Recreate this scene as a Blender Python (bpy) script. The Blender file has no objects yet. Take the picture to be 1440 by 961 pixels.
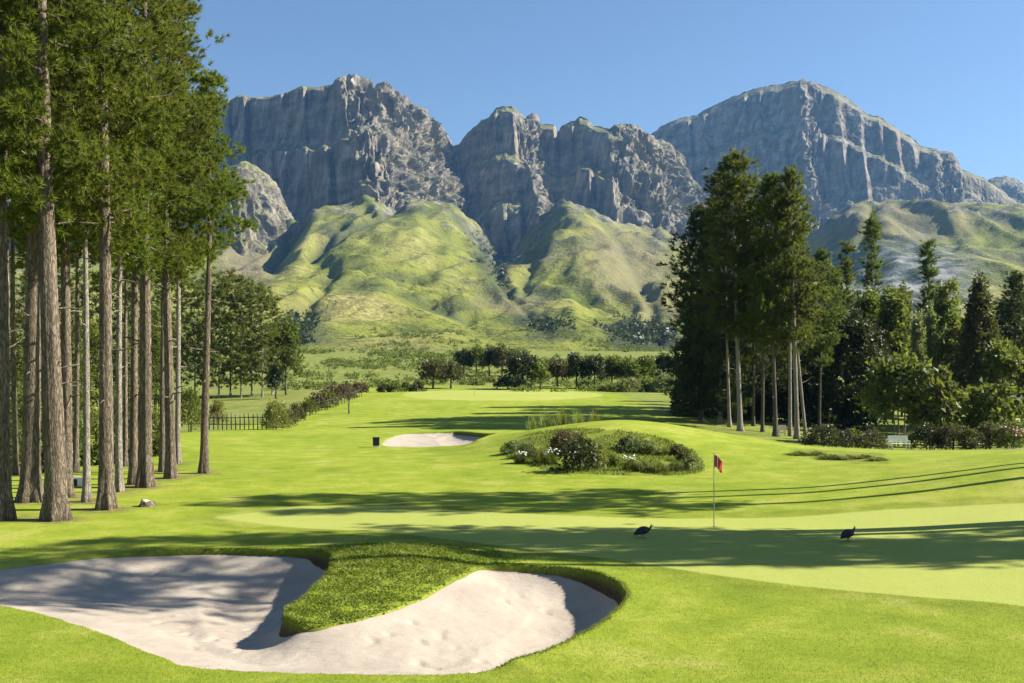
import bpy, math, random
import numpy as np

R = math.radians
SC = bpy.context.scene
COL = SC.collection
F = 1400.0                 # focal length in photo pixels (photo 1440 x 961)
CX, HY = 720.0, 540.0      # centre column, horizon row
CAMZ = 4.5
SUN_AZ, SUN_EL = 6.0, 36.0
rng = np.random.default_rng(7)
random.seed(7)

# ------------------------------------------------------------------ noise
_g = np.random.default_rng(11)
_perm = np.concatenate([_g.permutation(256)] * 3).astype(np.int32)
_v = _g.normal(size=(256, 3)); _v /= np.linalg.norm(_v, axis=1)[:, None]
_grad = _v.astype(np.float32)

def perlin(P):
    P = np.asarray(P, np.float32)
    out = np.empty(len(P), np.float32)
    for a in range(0, len(P), 200000):
        p = P[a:a + 200000]
        i = np.floor(p).astype(np.int32); f = p - i; i &= 255
        u = f * f * f * (f * (f * 6 - 15) + 10)
        r = np.zeros(len(p), np.float32)
        for dx in (0, 1):
            wx = u[:, 0] if dx else 1 - u[:, 0]
            ax = _perm[i[:, 0] + dx]
            for dy in (0, 1):
                wy = u[:, 1] if dy else 1 - u[:, 1]
                ay = _perm[ax + i[:, 1] + dy]
                for dz in (0, 1):
                    wz = u[:, 2] if dz else 1 - u[:, 2]
                    gr = _grad[_perm[ay + i[:, 2] + dz]]
                    r += wx * wy * wz * (gr[:, 0] * (f[:, 0] - dx) + gr[:, 1] * (f[:, 1] - dy) + gr[:, 2] * (f[:, 2] - dz))
        out[a:a + 200000] = r
    return out * 1.5

def fbm(P, oct=4, gain=.5, lac=2.03):
    P = np.asarray(P, np.float32); s = 0; a = 1.0
    for k in range(oct):
        s = s + a * perlin(P * lac ** k + 17.3 * k); a *= gain
    return s

def ridged(P, oct=3, gain=.5, lac=2.03):
    P = np.asarray(P, np.float32); s = 0; a = 1.0
    for k in range(oct):
        s = s + a * (1 - 2 * np.abs(perlin(P * lac ** k + 9.1 * k))); a *= gain
    return s

def sstep(a, b, x):
    t = np.clip((x - a) / (b - a), 0, 1)
    return t * t * (3 - 2 * t)

def gauss1(A, sig, axis):
    n = int(3 * sig) + 1
    k = np.exp(-.5 * (np.arange(-n, n + 1) / sig) ** 2); k /= k.sum()
    pad = [(0, 0)] * A.ndim; pad[axis] = (n, n)
    B = np.pad(A, pad, mode='edge')
    return np.apply_along_axis(lambda v: np.convolve(v, k, 'valid'), axis, B)

# ------------------------------------------------------------------ mesh helpers
def mesh_np(name, V, faces, mat=None, smooth=True, attrs=None):
    """faces: list of int arrays (n,3) / (n,4)"""
    V = np.asarray(V, np.float32)
    faces = [np.asarray(f, np.int32) for f in faces if len(f)]
    me = bpy.data.meshes.new(name)
    me.vertices.add(len(V)); me.vertices.foreach_set('co', V.ravel())
    nl = sum(f.size for f in faces); nf = sum(len(f) for f in faces)
    me.loops.add(nl); me.loops.foreach_set('vertex_index', np.concatenate([f.ravel() for f in faces]))
    starts = []; k = 0
    for f in faces:
        starts.append(k + np.arange(len(f)) * f.shape[1]); k += f.size
    me.polygons.add(nf)
    me.polygons.foreach_set('loop_start', np.concatenate(starts).astype(np.int32))
    me.polygons.foreach_set('use_smooth', np.full(nf, smooth, bool))
    me.update(calc_edges=True)
    for n, a in (attrs or {}).items():
        at = me.attributes.new(n, 'FLOAT', 'POINT'); at.data.foreach_set('value', np.asarray(a, np.float32))
    if mat: me.materials.append(mat)
    return me

def obj(name, me, parent=None, loc=(0, 0, 0)):
    o = bpy.data.objects.new(name, me); COL.objects.link(o)
    o.location = loc
    if parent: o.parent = parent
    return o

def thing(name, label, cat, loc=(0, 0, 0), rz=0, group=None, scale=1.0):
    o = bpy.data.objects.new(name, None); COL.objects.link(o)
    o.empty_display_size = .3
    o.location = loc; o.rotation_euler = (0, 0, rz)
    o.scale = (scale,) * 3 if np.isscalar(scale) else scale
    o['label'] = label; o['category'] = cat
    if group: o['group'] = group
    return o

def structure(o, label, cat):
    o['kind'] = 'structure'; o['label'] = label; o['category'] = cat
    return o

def grid_faces(nr, nc, wrap=False):
    i = np.arange(nr - 1)[:, None]
    j = np.arange(nc if wrap else nc - 1)[None, :]
    j2 = (j + 1) % nc
    return np.stack([i * nc + j, i * nc + j2, (i + 1) * nc + j2, (i + 1) * nc + j], -1).reshape(-1, 4)

class MB:
    def __init__(s): s.v = []; s.f = {3: [], 4: []}; s.n = 0
    def add(s, V, *fs):
        V = np.asarray(V, np.float32)
        for f in fs:
            f = np.asarray(f, np.int32)
            if len(f): s.f[f.shape[1]].append(f + s.n)
        s.v.append(V); s.n += len(V)
    def tube(s, P, rad, sides=8, bump=None, cap=True):
        P = np.asarray(P, float); rad = np.broadcast_to(np.asarray(rad, float), (len(P),))
        T = np.gradient(P, axis=0); T /= np.linalg.norm(T, axis=1)[:, None] + 1e-9
        ref = np.array([1., 0, 0]) if abs(T[0, 0]) < .8 else np.array([0, 1., 0])
        A = ref - (T @ ref)[:, None] * T; A /= np.linalg.norm(A, axis=1)[:, None] + 1e-9
        B = np.cross(T, A)
        th = np.linspace(0, 2 * np.pi, sides, endpoint=False)
        rr = rad[:, None] * np.ones(sides)
        if bump is not None: rr = rr * bump
        V = P[:, None] + rr[..., None] * (np.cos(th)[None, :, None] * A[:, None] + np.sin(th)[None, :, None] * B[:, None])
        n = len(P)
        fs = [grid_faces(n, sides, True)]
        V = V.reshape(-1, 3)
        if cap:
            V = np.vstack([V, P[:1], P[-1:]])
            j = np.arange(sides); j2 = (j + 1) % sides
            fs.append(np.stack([j2, j, np.full(sides, n * sides)], 1))
            fs.append(np.stack([(n - 1) * sides + j, (n - 1) * sides + j2, np.full(sides, n * sides + 1)], 1))
        s.add(V, *fs)
    def box(s, c, d, rz=0, jitter=0):
        c = np.asarray(c, float); d = np.asarray(d, float) / 2
        q = np.array([[x, y, z] for z in (-1, 1) for x, y in ((-1, -1), (1, -1), (1, 1), (-1, 1))], float) * d
        if jitter: q += rng.normal(0, jitter, q.shape)
        ca, sa = math.cos(rz), math.sin(rz)
        q = np.stack([q[:, 0] * ca - q[:, 1] * sa, q[:, 0] * sa + q[:, 1] * ca, q[:, 2]], 1) + c
        s.add(q, [[3, 2, 1, 0], [4, 5, 6, 7], [0, 1, 5, 4], [1, 2, 6, 5], [2, 3, 7, 6], [3, 0, 4, 7]])
    def mesh(s, name, mat, smooth=True):
        fs = [np.vstack(s.f[k]) for k in (3, 4) if s.f[k]]
        return mesh_np(name, np.vstack(s.v), fs, mat, smooth)

# ------------------------------------------------------------------ materials
def newmat(name):
    m = bpy.data.materials.new(name); m.use_nodes = True
    nt = m.node_tree; b = nt.nodes['Principled BSDF']
    return m, nt, b

class N:
    def __init__(s, nt): s.nt = nt
    def node(s, t, **k):
        n = s.nt.nodes.new(t)
        for a, v in k.items(): setattr(n, a, v)
        return n
    def link(s, a, b): s.nt.links.new(a, b)
    def coord(s, kind='Object', scale=(1, 1, 1)):
        if kind == 'World':
            o = s.node('ShaderNodeNewGeometry').outputs['Position']
        else:
            o = s.node('ShaderNodeTexCoord').outputs[kind]
        mp = s.node('ShaderNodeMapping'); mp.inputs['Scale'].default_value = scale
        s.link(o, mp.inputs['Vector']); return mp.outputs['Vector']
    def noise(s, vec, scale, detail=4, rough=.55, dist=0):
        n = s.node('ShaderNodeTexNoise'); n.inputs['Scale'].default_value = scale
        n.inputs['Detail'].default_value = detail; n.inputs['Roughness'].default_value = rough
        n.inputs['Distortion'].default_value = dist
        s.link(vec, n.inputs['Vector']); return n.outputs['Fac']
    def ramp(s, fac, stops):
        r = s.node('ShaderNodeValToRGB'); e = r.color_ramp.elements
        while len(e) < len(stops): e.new(.5)
        for q, (p, c) in zip(e, stops):
            q.position = p; q.color = (*c, 1) if len(c) == 3 else c
        s.link(fac, r.inputs['Fac']); return r.outputs['Color']
    def rampf(s, fac, a, b):
        r = s.node('ShaderNodeMapRange'); r.interpolation_type = 'SMOOTHSTEP'
        r.inputs['From Min'].default_value = a; r.inputs['From Max'].default_value = b
        s.link(fac, r.inputs['Value']); return r.outputs['Result']
    def mix(s, fac, a, b, mode='MIX'):
        m = s.node('ShaderNodeMix', data_type='RGBA', blend_type=mode)
        for i, q in ((0, fac), (6, a), (7, b)):
            if isinstance(q, (int, float)): m.inputs[i].default_value = q
            elif isinstance(q, tuple): m.inputs[i].default_value = (*q, 1)
            else: s.link(q, m.inputs[i])
        return m.outputs[2]
    def math(s, op, a, b=0.0):
        m = s.node('ShaderNodeMath', operation=op)
        for i, q in ((0, a), (1, b)):
            if isinstance(q, (int, float)): m.inputs[i].default_value = q
            else: s.link(q, m.inputs[i])
        return m.outputs[0]
    def attr(s, name):
        return s.node('ShaderNodeAttribute', attribute_name=name).outputs['Fac']
    def bump(s, h, strength, dist, b):
        n = s.node('ShaderNodeBump'); n.inputs['Strength'].default_value = strength; n.inputs['Distance'].default_value = dist
        s.link(h, n.inputs['Height']); s.link(n.outputs[0], b.inputs['Normal'])

def simple(name, col, rough=.7, var=.25, scale=6, spec=.3, bump=0):
    m, nt, b = newmat(name); n = N(nt)
    v = n.noise(n.coord(), scale, 5)
    c = n.ramp(v, [(.3, tuple(x * (1 - var) for x in col)), (.7, tuple(min(1, x * (1 + var)) for x in col))])
    n.link(c, b.inputs['Base Color']); b.inputs['Roughness'].default_value = rough
    b.inputs['Specular IOR Level'].default_value = spec
    if bump: n.bump(n.noise(n.coord(), scale * 6, 4), .6, bump, b)
    return m

def foliage(name, c1, c2, c3=None, trans=.35, rough=.5, spec=.3, dead=None):
    """leaf colours vary per leaf, per tree and in drifts through the crown"""
    m, nt, b = newmat(name); n = N(nt)
    g = n.node('ShaderNodeNewGeometry')
    rnd = g.outputs['Random Per Island']
    oi = n.node('ShaderNodeObjectInfo').outputs['Random']
    v = n.noise(n.coord('World'), .9, 3)
    t = n.math('ADD', n.math('MULTIPLY', rnd, .45), n.math('MULTIPLY', v, .55))
    stops = [(.25, c1), (.7, c2)]
    if c3: stops.append((.92, c3))
    c = n.ramp(t, stops)
    hs = n.node('ShaderNodeHueSaturation'); n.link(c, hs.inputs['Color'])
    n.link(n.math('ADD', n.math('MULTIPLY', oi, .05), .475), hs.inputs['Hue'])
    n.link(n.math('ADD', n.math('MULTIPLY', oi, .4), .8), hs.inputs['Value'])
    c = hs.outputs['Color']
    if dead: c = n.mix(n.math('GREATER_THAN', rnd, .94), c, dead)
    n.link(c, b.inputs['Base Color']); b.inputs['Roughness'].default_value = rough
    b.inputs['Specular IOR Level'].default_value = spec
    tr = n.node('ShaderNodeBsdfTranslucent'); n.link(n.mix(.35, c, (.25, .3, .03)), tr.inputs['Color'])
    mx = n.node('ShaderNodeMixShader'); mx.inputs[0].default_value = trans
    n.link(b.outputs[0], mx.inputs[1]); n.link(tr.outputs[0], mx.inputs[2])
    n.link(mx.outputs[0], nt.nodes['Material Output'].inputs['Surface'])
    return m

def bark(name, dark, light, fine=1.0):
    m, nt, b = newmat(name); n = N(nt)
    v = n.coord('Object', (9 * fine, 9 * fine, 1.5 * fine))
    vo = n.node('ShaderNodeTexVoronoi', feature='DISTANCE_TO_EDGE'); vo.inputs['Scale'].default_value = 1.5
    w = n.node('ShaderNodeVectorMath', operation='MULTIPLY_ADD'); w.inputs[1].default_value = (2.4, 2.4, 2.4)
    nz = n.node('ShaderNodeTexNoise'); nz.inputs['Scale'].default_value = .8; nz.inputs['Detail'].default_value = 5; n.link(v, nz.inputs['Vector'])
    n.link(nz.outputs['Color'], w.inputs[0]); n.link(v, w.inputs[2]); n.link(w.outputs[0], vo.inputs['Vector'])
    plate = n.rampf(vo.outputs['Distance'], -.06, .2)
    big = n.noise(n.coord('Object', (1, 1, .35)), 1.3, 4)
    c = n.mix(n.math('ADD', n.math('MULTIPLY', plate, .65), .35), dark, n.ramp(big, [(.3, tuple(.62 * x for x in light)), (.7, light)]))
    fn = n.noise(n.coord('Object', (1, 1, .12)), 24 * fine, 4, .65)
    c = n.mix(n.math('MULTIPLY', n.rampf(fn, .45, .75), .6), c, dark)
    n.link(c, b.inputs['Base Color']); b.inputs['Roughness'].default_value = .9; b.inputs['Specular IOR Level'].default_value = .1
    n.bump(n.math('ADD', plate, n.math('MULTIPLY', fn, .6)), .9, .04, b)
    return m

M = {}
M['bark_near'] = bark('pine_bark', (.02, .014, .010), (.28, .225, .16))
M['bark_pale'] = bark('pale_bark', (.10, .08, .06), (.46, .41, .33), 1.6)
M['bark_grey'] = bark('grey_bark', (.03, .025, .02), (.2, .17, .13), 1.2)
M['needle'] = foliage('pine_needles', (.03, .05, .008), (.19, .225, .022), (.42, .42, .07), .5)
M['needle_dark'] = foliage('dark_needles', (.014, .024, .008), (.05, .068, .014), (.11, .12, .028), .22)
M['needle_mid'] = foliage('mid_needles', (.025, .038, .010), (.11, .15, .022), (.26, .285, .055), .5)
M['needle_tan'] = foliage('tan_needles', (.05, .05, .02), (.11, .115, .03), (.16, .15, .05), .3)
M['leaf_bright'] = foliage('bright_leaves', (.07, .11, .015), (.2, .25, .03), (.36, .38, .09), .42)
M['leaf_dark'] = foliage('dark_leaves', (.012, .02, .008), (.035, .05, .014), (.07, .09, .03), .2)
M['leaf_mid'] = foliage('mid_leaves', (.04, .06, .012), (.15, .18, .03), (.31, .32, .07), .5)
M['leaf_brown'] = foliage('brown_leaves', (.04, .036, .014), (.11, .095, .034), (.18, .155, .055), .28)
M['leaf_red'] = foliage('reddish_leaves', (.07, .04, .025), (.13, .08, .05), (.2, .13, .08), .3)
M['leaf_pale'] = foliage('pale_leaves', (.14, .17, .06), (.28, .32, .11), (.45, .47, .22), .45)
M['leaf_gold'] = foliage('golden_leaves', (.14, .15, .03), (.26, .27, .05), (.4, .38, .1), .4)
M['leaf_sage'] = foliage('sage_leaves', (.09, .12, .04), (.26, .3, .12), (.42, .45, .2), .5)
M['leaf_olive'] = foliage('olive_green_leaves', (.045, .06, .012), (.15, .165, .03), (.3, .29, .07), .42)
M['needle_row'] = foliage('plantation_needles', (.05, .065, .014), (.18, .2, .035), (.34, .34, .08), .55)
M['reed'] = foliage('reed_blades', (.12, .15, .03), (.28, .3, .07), (.42, .42, .16), .45)
M['flower_pink'] = simple('pink_petals', (.5, .27, .28), .6, .3, 20)
M['flower_white'] = simple('white_petals', (.5, .5, .42), .6, .25, 20)
M['wood_dark'] = simple('weathered_post_wood', (.10, .085, .06), .85, .35, 12, .15)
M['stone'] = simple('pale_stone', (.42, .40, .35), .9, .3, 5, .2, .02)

# ------------------------------------------------------------------ terrain
_px = np.array([-500, 0, 300, 500, 620, 700, 760, 870, 930, 1000, 1140, 1300, 1440, 1700, 2100.])
_tab = [
 (13, [0.0] * 15),
 (20, [0.0] * 15),
 (30, [.1, 0, 0, 0, 0, 0, 0, 0, 0, 0, 0, 0, .05, .1, .2]),
 (34, [.1, 0, 0, 0, 0, 0, 0, 0, 0, 0, 0, .12, .30, .45, .5]),
 (39, [.1, 0, 0, 0, 0, 0, 0, 0, 0, 0, .15, .62, 1.15, 1.5, 1.6]),
 (50, [.2, .1, .1, .1, .1, .1, .15, .2, .2, .2, .32, .7, 1.08, 1.4, 1.6]),
 (57, [.3, .2, .2, .1, .1, .3, .7, .9, .85, .75, .5, .58, .8, 1.2, 1.4]),
 (66, [.4, .3, .3, .2, .25, .9, 1.75, 2.45, 2.2, 1.45, .4, .12, .2, .6, 1.]),
 (75, [.4, .4, .3, .25, .25, .6, 1.1, 1.3, 1.1, .5, -.3, -.5, -.4, 0, .3]),
 (90, [.4, .3, .2, .2, .25, .2, .2, .2, .1, -.3, -1., -1.3, -1.3, -1.2, -1]),
 (105, [.3, .2, .0, .3, .4, .4, .4, .4, .3, 0, -1., -1.6, -1.6, -1.5, -1.5]),
 (130, [.8, .8, .8, 1.2, 1.4, 1.5, 1.5, 1.4, 1.2, .9, 0, -1, -1.2, -1.2, -1.2]),
 (165, [2., 2., 2., 2.6, 2.8, 2.8, 2.7, 2.6, 2.5, 2.2, 1., 0, 0, 0, 0]),
 (200, [3.2, 3.2, 3.2, 3.4, 3.4, 3.3, 3.3, 3.2, 3.1, 3., 2., 1.5, 1.5, 1.5, 1.5]),
 (260, [6, 6, 6, 6.3, 6.3, 6.2, 6, 6, 6, 5.5, 4.5, 4, 4, 4, 4]),
 (350, [12.5, 12.5, 12.5, 13, 13, 13, 13, 12.5, 12, 11, 9, 8, 8, 8, 8]),
 (520, [22.] * 15),
 (700, [10.] * 15), (1200, [-20.] * 15), (9000, [-40.] * 15)]
_GD = np.concatenate([[13], np.geomspace(14, 9000, 360)])
_GP = np.arange(-500, 2101, 10.0)
_Z = np.array([np.interp(_GP, _px, r[1]) for r in _tab])
_Z = np.array([np.interp(np.log(_GD), np.log([t[0] for t in _tab]), _Z[:, k]) for k in range(len(_GP))]).T
_Z = gauss1(gauss1(_Z, 2.8, 1), 2.2, 0)
_LGD = np.log(_GD)

def base_z(x, y):
    x = np.asarray(x, float); y = np.asarray(y, float)
    yy = np.maximum(y, 13.0)
    p = np.clip((CX + F * x / yy - _GP[0]) / 10.0, 0, len(_GP) - 1.001)
    q = np.clip(np.interp(np.log(yy), _LGD, np.arange(len(_GD))), 0, len(_GD) - 1.001)
    i = q.astype(int); j = p.astype(int); fi = q - i; fj = p - j
    z = (_Z[i, j] * (1 - fi) * (1 - fj) + _Z[i + 1, j] * fi * (1 - fj) + _Z[i, j + 1] * (1 - fi) * fj + _Z[i + 1, j + 1] * fi * fj)
    return z + 2.8 * (1 - sstep(-2., 12.5, y))

def at0(px, py):
    """point where the line of sight through a photo pixel first meets the smooth terrain"""
    D = np.geomspace(8, 330, 3000)
    x = (px - CX) / F * D; zr = CAMZ - (py - HY) / F * D
    hit = np.nonzero(zr <= base_z(x, D))[0]
    k = hit[0] if len(hit) else len(D) - 1
    return x[k], D[k]

# bunkers: outlines in photo pixels, met with the terrain
def smooth_poly(pts, n=10):
    P = np.array(pts, float); m = len(P); out = []
    for k in range(m):
        a, b, c, d = P[k - 1], P[k], P[(k + 1) % m], P[(k + 2) % m]
        for t in np.linspace(0, 1, n, endpoint=False):
            out.append(.5 * (2 * b + (c - a) * t + (2 * a - 5 * b + 4 * c - d) * t * t + (3 * b - a - 3 * c + d) * t ** 3))
    return np.array(out)

BUNK = []
for pts in ([(-120, 838), (-40, 846), (20, 853), (90, 872), (160, 897), (215, 920), (265, 937), (340, 944), (450, 948), (560, 950), (680, 946), (760, 926),
             (830, 893), (868, 862), (880, 842), (868, 825), (835, 811), (780, 803), (720, 801), (675, 804), (630, 822), (585, 845), (530, 864), (480, 876),
             (440, 882), (412, 880), (399, 868), (420, 852), (445, 832), (464, 811), (466, 797), (452, 786), (425, 780), (340, 776), (250, 777), (150, 782), (60, 792), (-20, 802), (-110, 812)],
            [(538, 626), (548, 616), (566, 611), (600, 609.5), (650, 609.5), (694, 612.5), (680, 619), (655, 625), (620, 627.5), (575, 628.5)]):
    w = np.array([at0(*p) for p in pts])
    w = smooth_poly(w, 9)
    w += (.05 if len(BUNK) == 0 else .08) * np.stack([perlin(np.stack([w[:, 0] / .45, w[:, 1] / .45, 0 * w[:, 0] + q_], 1)) for q_ in (1.3, 8.1)], 1)
    BUNK.append(w)

def poly_sd(P, x, y):
    """signed distance (positive inside) and a smooth lip weight from the edges around"""
    x = np.asarray(x, float).ravel(); y = np.asarray(y, float).ravel()
    A = P; B = np.roll(P, -1, 0); E = B - A
    L = np.linalg.norm(E, axis=1) + 1e-9
    area = .5 * np.sum(A[:, 0] * B[:, 1] - B[:, 0] * A[:, 1])
    nrm = np.stack([E[:, 1], -E[:, 0]], 1) / L[:, None] * (1 if area > 0 else -1)
    wl = sstep(-.15, .5, nrm @ np.array([.9, .45])) + .9 * sstep(.25, .95, nrm[:, 0]) * (nrm[:, 1] > -.75)
    sd = np.empty(len(x)); lw = np.empty(len(x))
    for a in range(0, len(x), 40000):
        X = x[a:a + 40000, None]; Y = y[a:a + 40000, None]
        t = np.clip(((X - A[:, 0]) * E[:, 0] + (Y - A[:, 1]) * E[:, 1]) / L ** 2, 0, 1)
        d2 = (X - A[:, 0] - t * E[:, 0]) ** 2 + (Y - A[:, 1] - t * E[:, 1]) ** 2
        ins = (((A[:, 1] > Y) != (B[:, 1] > Y)) & (X < (B[:, 0] - A[:, 0]) * (Y - A[:, 1]) / (B[:, 1] - A[:, 1] + 1e-12) + A[:, 0])).sum(1) % 2
        sd[a:a + 40000] = np.sqrt(d2.min(1)) * np.where(ins, 1, -1)
        k = L / (d2 ** 1.5 + .004)
        lw[a:a + 40000] = (k * wl).sum(1) / k.sum(1)
    return sd, lw

LIP = [(.17, .42, 3.2), (.16, .25, 2.0)]   # vertical lip, extra bowl depth, flash length

def sand_depth(k, s, w):
    v, b, fl = LIP[k]
    s0 = np.maximum(s, 0)
    return w * (v + b * (1 - np.exp(-s0 / 1.1))) + (1 - w) * (.025 + (v + b) * 1.2 * (1 - np.exp(-s0 / fl))) * np.maximum(0, 1 - w / 1.0) if False else w * (v + b * (1 - np.exp(-s0 / 1.1))) + np.maximum(0, 1 - w) * (.025 + (v + b) * 1.25 * (1 - np.exp(-s0 / fl)))

def near_bunker(k, x, y, m=4.0):
    P = BUNK[k]
    return (x > P[:, 0].min() - m) & (x < P[:, 0].max() + m) & (y > P[:, 1].min() - m) & (y < P[:, 1].max() + m)

TONGUE = np.array(at0(560, 800))
def lip_rise(k, s, w):
    return (.10 if k == 0 else .16) * np.minimum(w, 1.2) * np.exp(-np.maximum(-s, 0) / (1.3 if k == 0 else .9))

def ground_z(x, y, detail=True):
    x = np.atleast_1d(np.asarray(x, float)); y = np.atleast_1d(np.asarray(y, float))
    sh = x.shape; x = x.ravel(); y = y.ravel()
    z = base_z(x, y)
    d = (x - TONGUE[0]) / 1.9; e = (y - TONGUE[1] - .6) / 2.2
    z = z + .34 * np.exp(-d * d - e * e)
    if detail:
        q = np.stack([x, y, 0 * x], 1)
        z = z + .05 * perlin(q / 6.0) * sstep(10, 20, y) + .10 * perlin(q / 23.0 + 5) * sstep(30, 60, y)
    for k in range(2):
        m = near_bunker(k, x, y)
        if m.any():
            s, w = poly_sd(BUNK[k], x[m], y[m])
            zz = z[m] + lip_rise(k, s, w)
            drop = sand_depth(k, s, w) + .25
            wall = .10 * w + .5 * np.clip(1 - w, 0, 1)
            z[m] = np.where(s > 0, zz - drop * np.clip(s / wall, 0, 1) ** .8, zz)
    return z.reshape(sh)

def gz(x, y): return float(ground_z(x, y)[0])

def spot(px, py):
    x, y = at0(px, py)
    return float(x), float(y), gz(x, y)

def spot_d(px, D):
    x = (px - CX) / F * D
    return float(x), float(D), gz(x, D)

def inpoly_px(P, px, py):
    P = np.array(P, float); A = P; B = np.roll(P, -1, 0); c = np.zeros(px.shape, int)
    for a, b in zip(A, B):
        c += ((a[1] > py) != (b[1] > py)) & (px < (b[0] - a[0]) * (py - a[1]) / (b[1] - a[1] + 1e-12) + a[0])
    return c % 2 == 1

# --- materials of the terrain
def grass_material():
    m, nt, b = newmat('mown_grass'); n = N(nt)
    P = n.coord('World')
    big = n.noise(P, .09, 4); mid = n.noise(P, .7, 4, .6); fine = n.noise(P, 9, 4, .7); bl = n.noise(n.coord('World', (1, 1, .3)), 60, 3, .7)
    fair = n.ramp(n.math('ADD', n.math('MULTIPLY', mid, .55), n.math('MULTIPLY', big, .45)),
                  [(.36, (.165, .225, .018)), (.5, (.235, .29, .028)), (.62, (.315, .345, .05))])
    green = n.ramp(n.math('ADD', n.math('MULTIPLY', mid, .3), n.math('MULTIPLY', big, .7)), [(.3, (.29, .33, .068)), (.7, (.35, .38, .095))])
    rough = n.ramp(mid, [(.3, (.10, .135, .016)), (.7, (.23, .25, .035))])
    scrub = n.ramp(n.noise(P, .22, 6, .65), [(.3, (.07, .095, .02)), (.46, (.16, .19, .045)), (.6, (.21, .215, .06)), (.75, (.27, .26, .10))])
    c = n.mix(n.attr('green'), fair, green)
    c = n.mix(n.attr('rough'), c, rough)
    c = n.mix(n.attr('scrub'), c, scrub)
    c = n.mix(n.math('MULTIPLY', n.rampf(n.noise(P, 3.0, 5, .65), .48, .68), n.math('SUBTRACT', .3, n.math('MULTIPLY', n.attr('green'), .22))), c, (.10, .15, .012))
    c = n.mix(n.math('MULTIPLY', n.rampf(n.noise(P, .35, 5, .7), .52, .7), n.math('SUBTRACT', .5, n.math('MULTIPLY', n.attr('green'), .25))), c, (.36, .34, .10))
    k = n.math('SUBTRACT', 1.0, n.math('MULTIPLY', n.attr('green'), .7))
    dk = n.math('MULTIPLY', n.rampf(fine, .35, .75), k)
    c = n.mix(n.math('MULTIPLY', dk, .35), c, (.05, .085, .008))
    c = n.mix(n.math('MULTIPLY', n.rampf(bl, .5, .8), n.math('MULTIPLY', k, .35)), c, (.3, .34, .06))
    c = n.mix(n.math('MULTIPLY', n.attr('litter'), n.rampf(n.noise(P, 2.2, 5, .7), .3, .62)), c, n.ramp(fine, [(.3, (.075, .06, .028)), (.7, (.2, .155, .075))]))
    soil = n.ramp(fine, [(.3, (.035, .026, .014)), (.7, (.09, .07, .035))])
    c = n.mix(n.attr('soil'), c, soil)
    n.link(c, b.inputs['Base Color']); b.inputs['Roughness'].default_value = .85
    b.inputs['Specular IOR Level'].default_value = .056
    n.bump(n.math('ADD', n.math('MULTIPLY', fine, .5), n.math('MULTIPLY', bl, .5)), .55, .06, b)
    return m

def sand_material():
    m, nt, b = newmat('bunker_sand'); n = N(nt)
    P = n.coord('World')
    v = n.noise(P, .8, 5); f = n.noise(P, 14, 5, .7)
    wv = n.noise(n.coord('World', (1.2, 9, 1)), 1.6, 4, .6, .6)
    c = n.ramp(v, [(.3, (.32, .272, .218)), (.7, (.39, .342, .278))])
    c = n.mix(n.math('MULTIPLY', n.rampf(f, .45, .75), .25), c, (.25, .21, .16))
    n.link(c, b.inputs['Base Color']); b.inputs['Roughness'].default_value = .95; b.inputs['Specular IOR Level'].default_value = .1
    n.bump(n.math('ADD', n.math('MULTIPLY', wv, .8), n.math('MULTIPLY', f, .4)), .5, .07, b)
    return m

def rock_material():
    m, nt, b = newmat('mountain_rock'); n = N(nt)
    P = n.coord('World')
    v = n.noise(P, .012, 6, .6); st = n.noise(n.coord('World', (.25, .25, 1)), .05, 5, .65); ch = n.noise(n.coord('World', (1, 1, .14)), .05, 6, .65)
    c = n.ramp(n.math('ADD', n.math('MULTIPLY', st, .35), n.math('MULTIPLY', ch, .65)), [(.36, (.04, .037, .033)), (.48, (.145, .132, .11)), (.6, (.32, .285, .225)), (.72, (.43, .385, .305))])
    c = n.mix(n.math('MULTIPLY', n.rampf(v, .4, .7), .45), c, (.23, .18, .12))
    g = n.node('ShaderNodeNewGeometry'); sx = n.node('ShaderNodeSeparateXYZ'); n.link(g.outputs['True Normal'], sx.inputs[0])
    up = n.math('ADD', sx.outputs['Z'], n.math('MULTIPLY', n.math('SUBTRACT', v, .5), .5))
    veg = n.ramp(n.noise(P, .03, 5), [(.3, (.07, .085, .028)), (.7, (.19, .19, .055))])
    gf = n.math('MULTIPLY', n.rampf(up, .5, .76), n.math('ADD', .2, n.math('MULTIPLY', n.attr('veg'), .6)))
    c = n.mix(gf, c, veg)
    n.link(c, b.inputs['Base Color']); b.inputs['Roughness'].default_value = .95; b.inputs['Specular IOR Level'].default_value = .1
    n.bump(n.math('ADD', n.noise(P, .09, 6, .7), n.math('MULTIPLY', ch, 1.0)), .8, 4.0, b)
    return m

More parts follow.
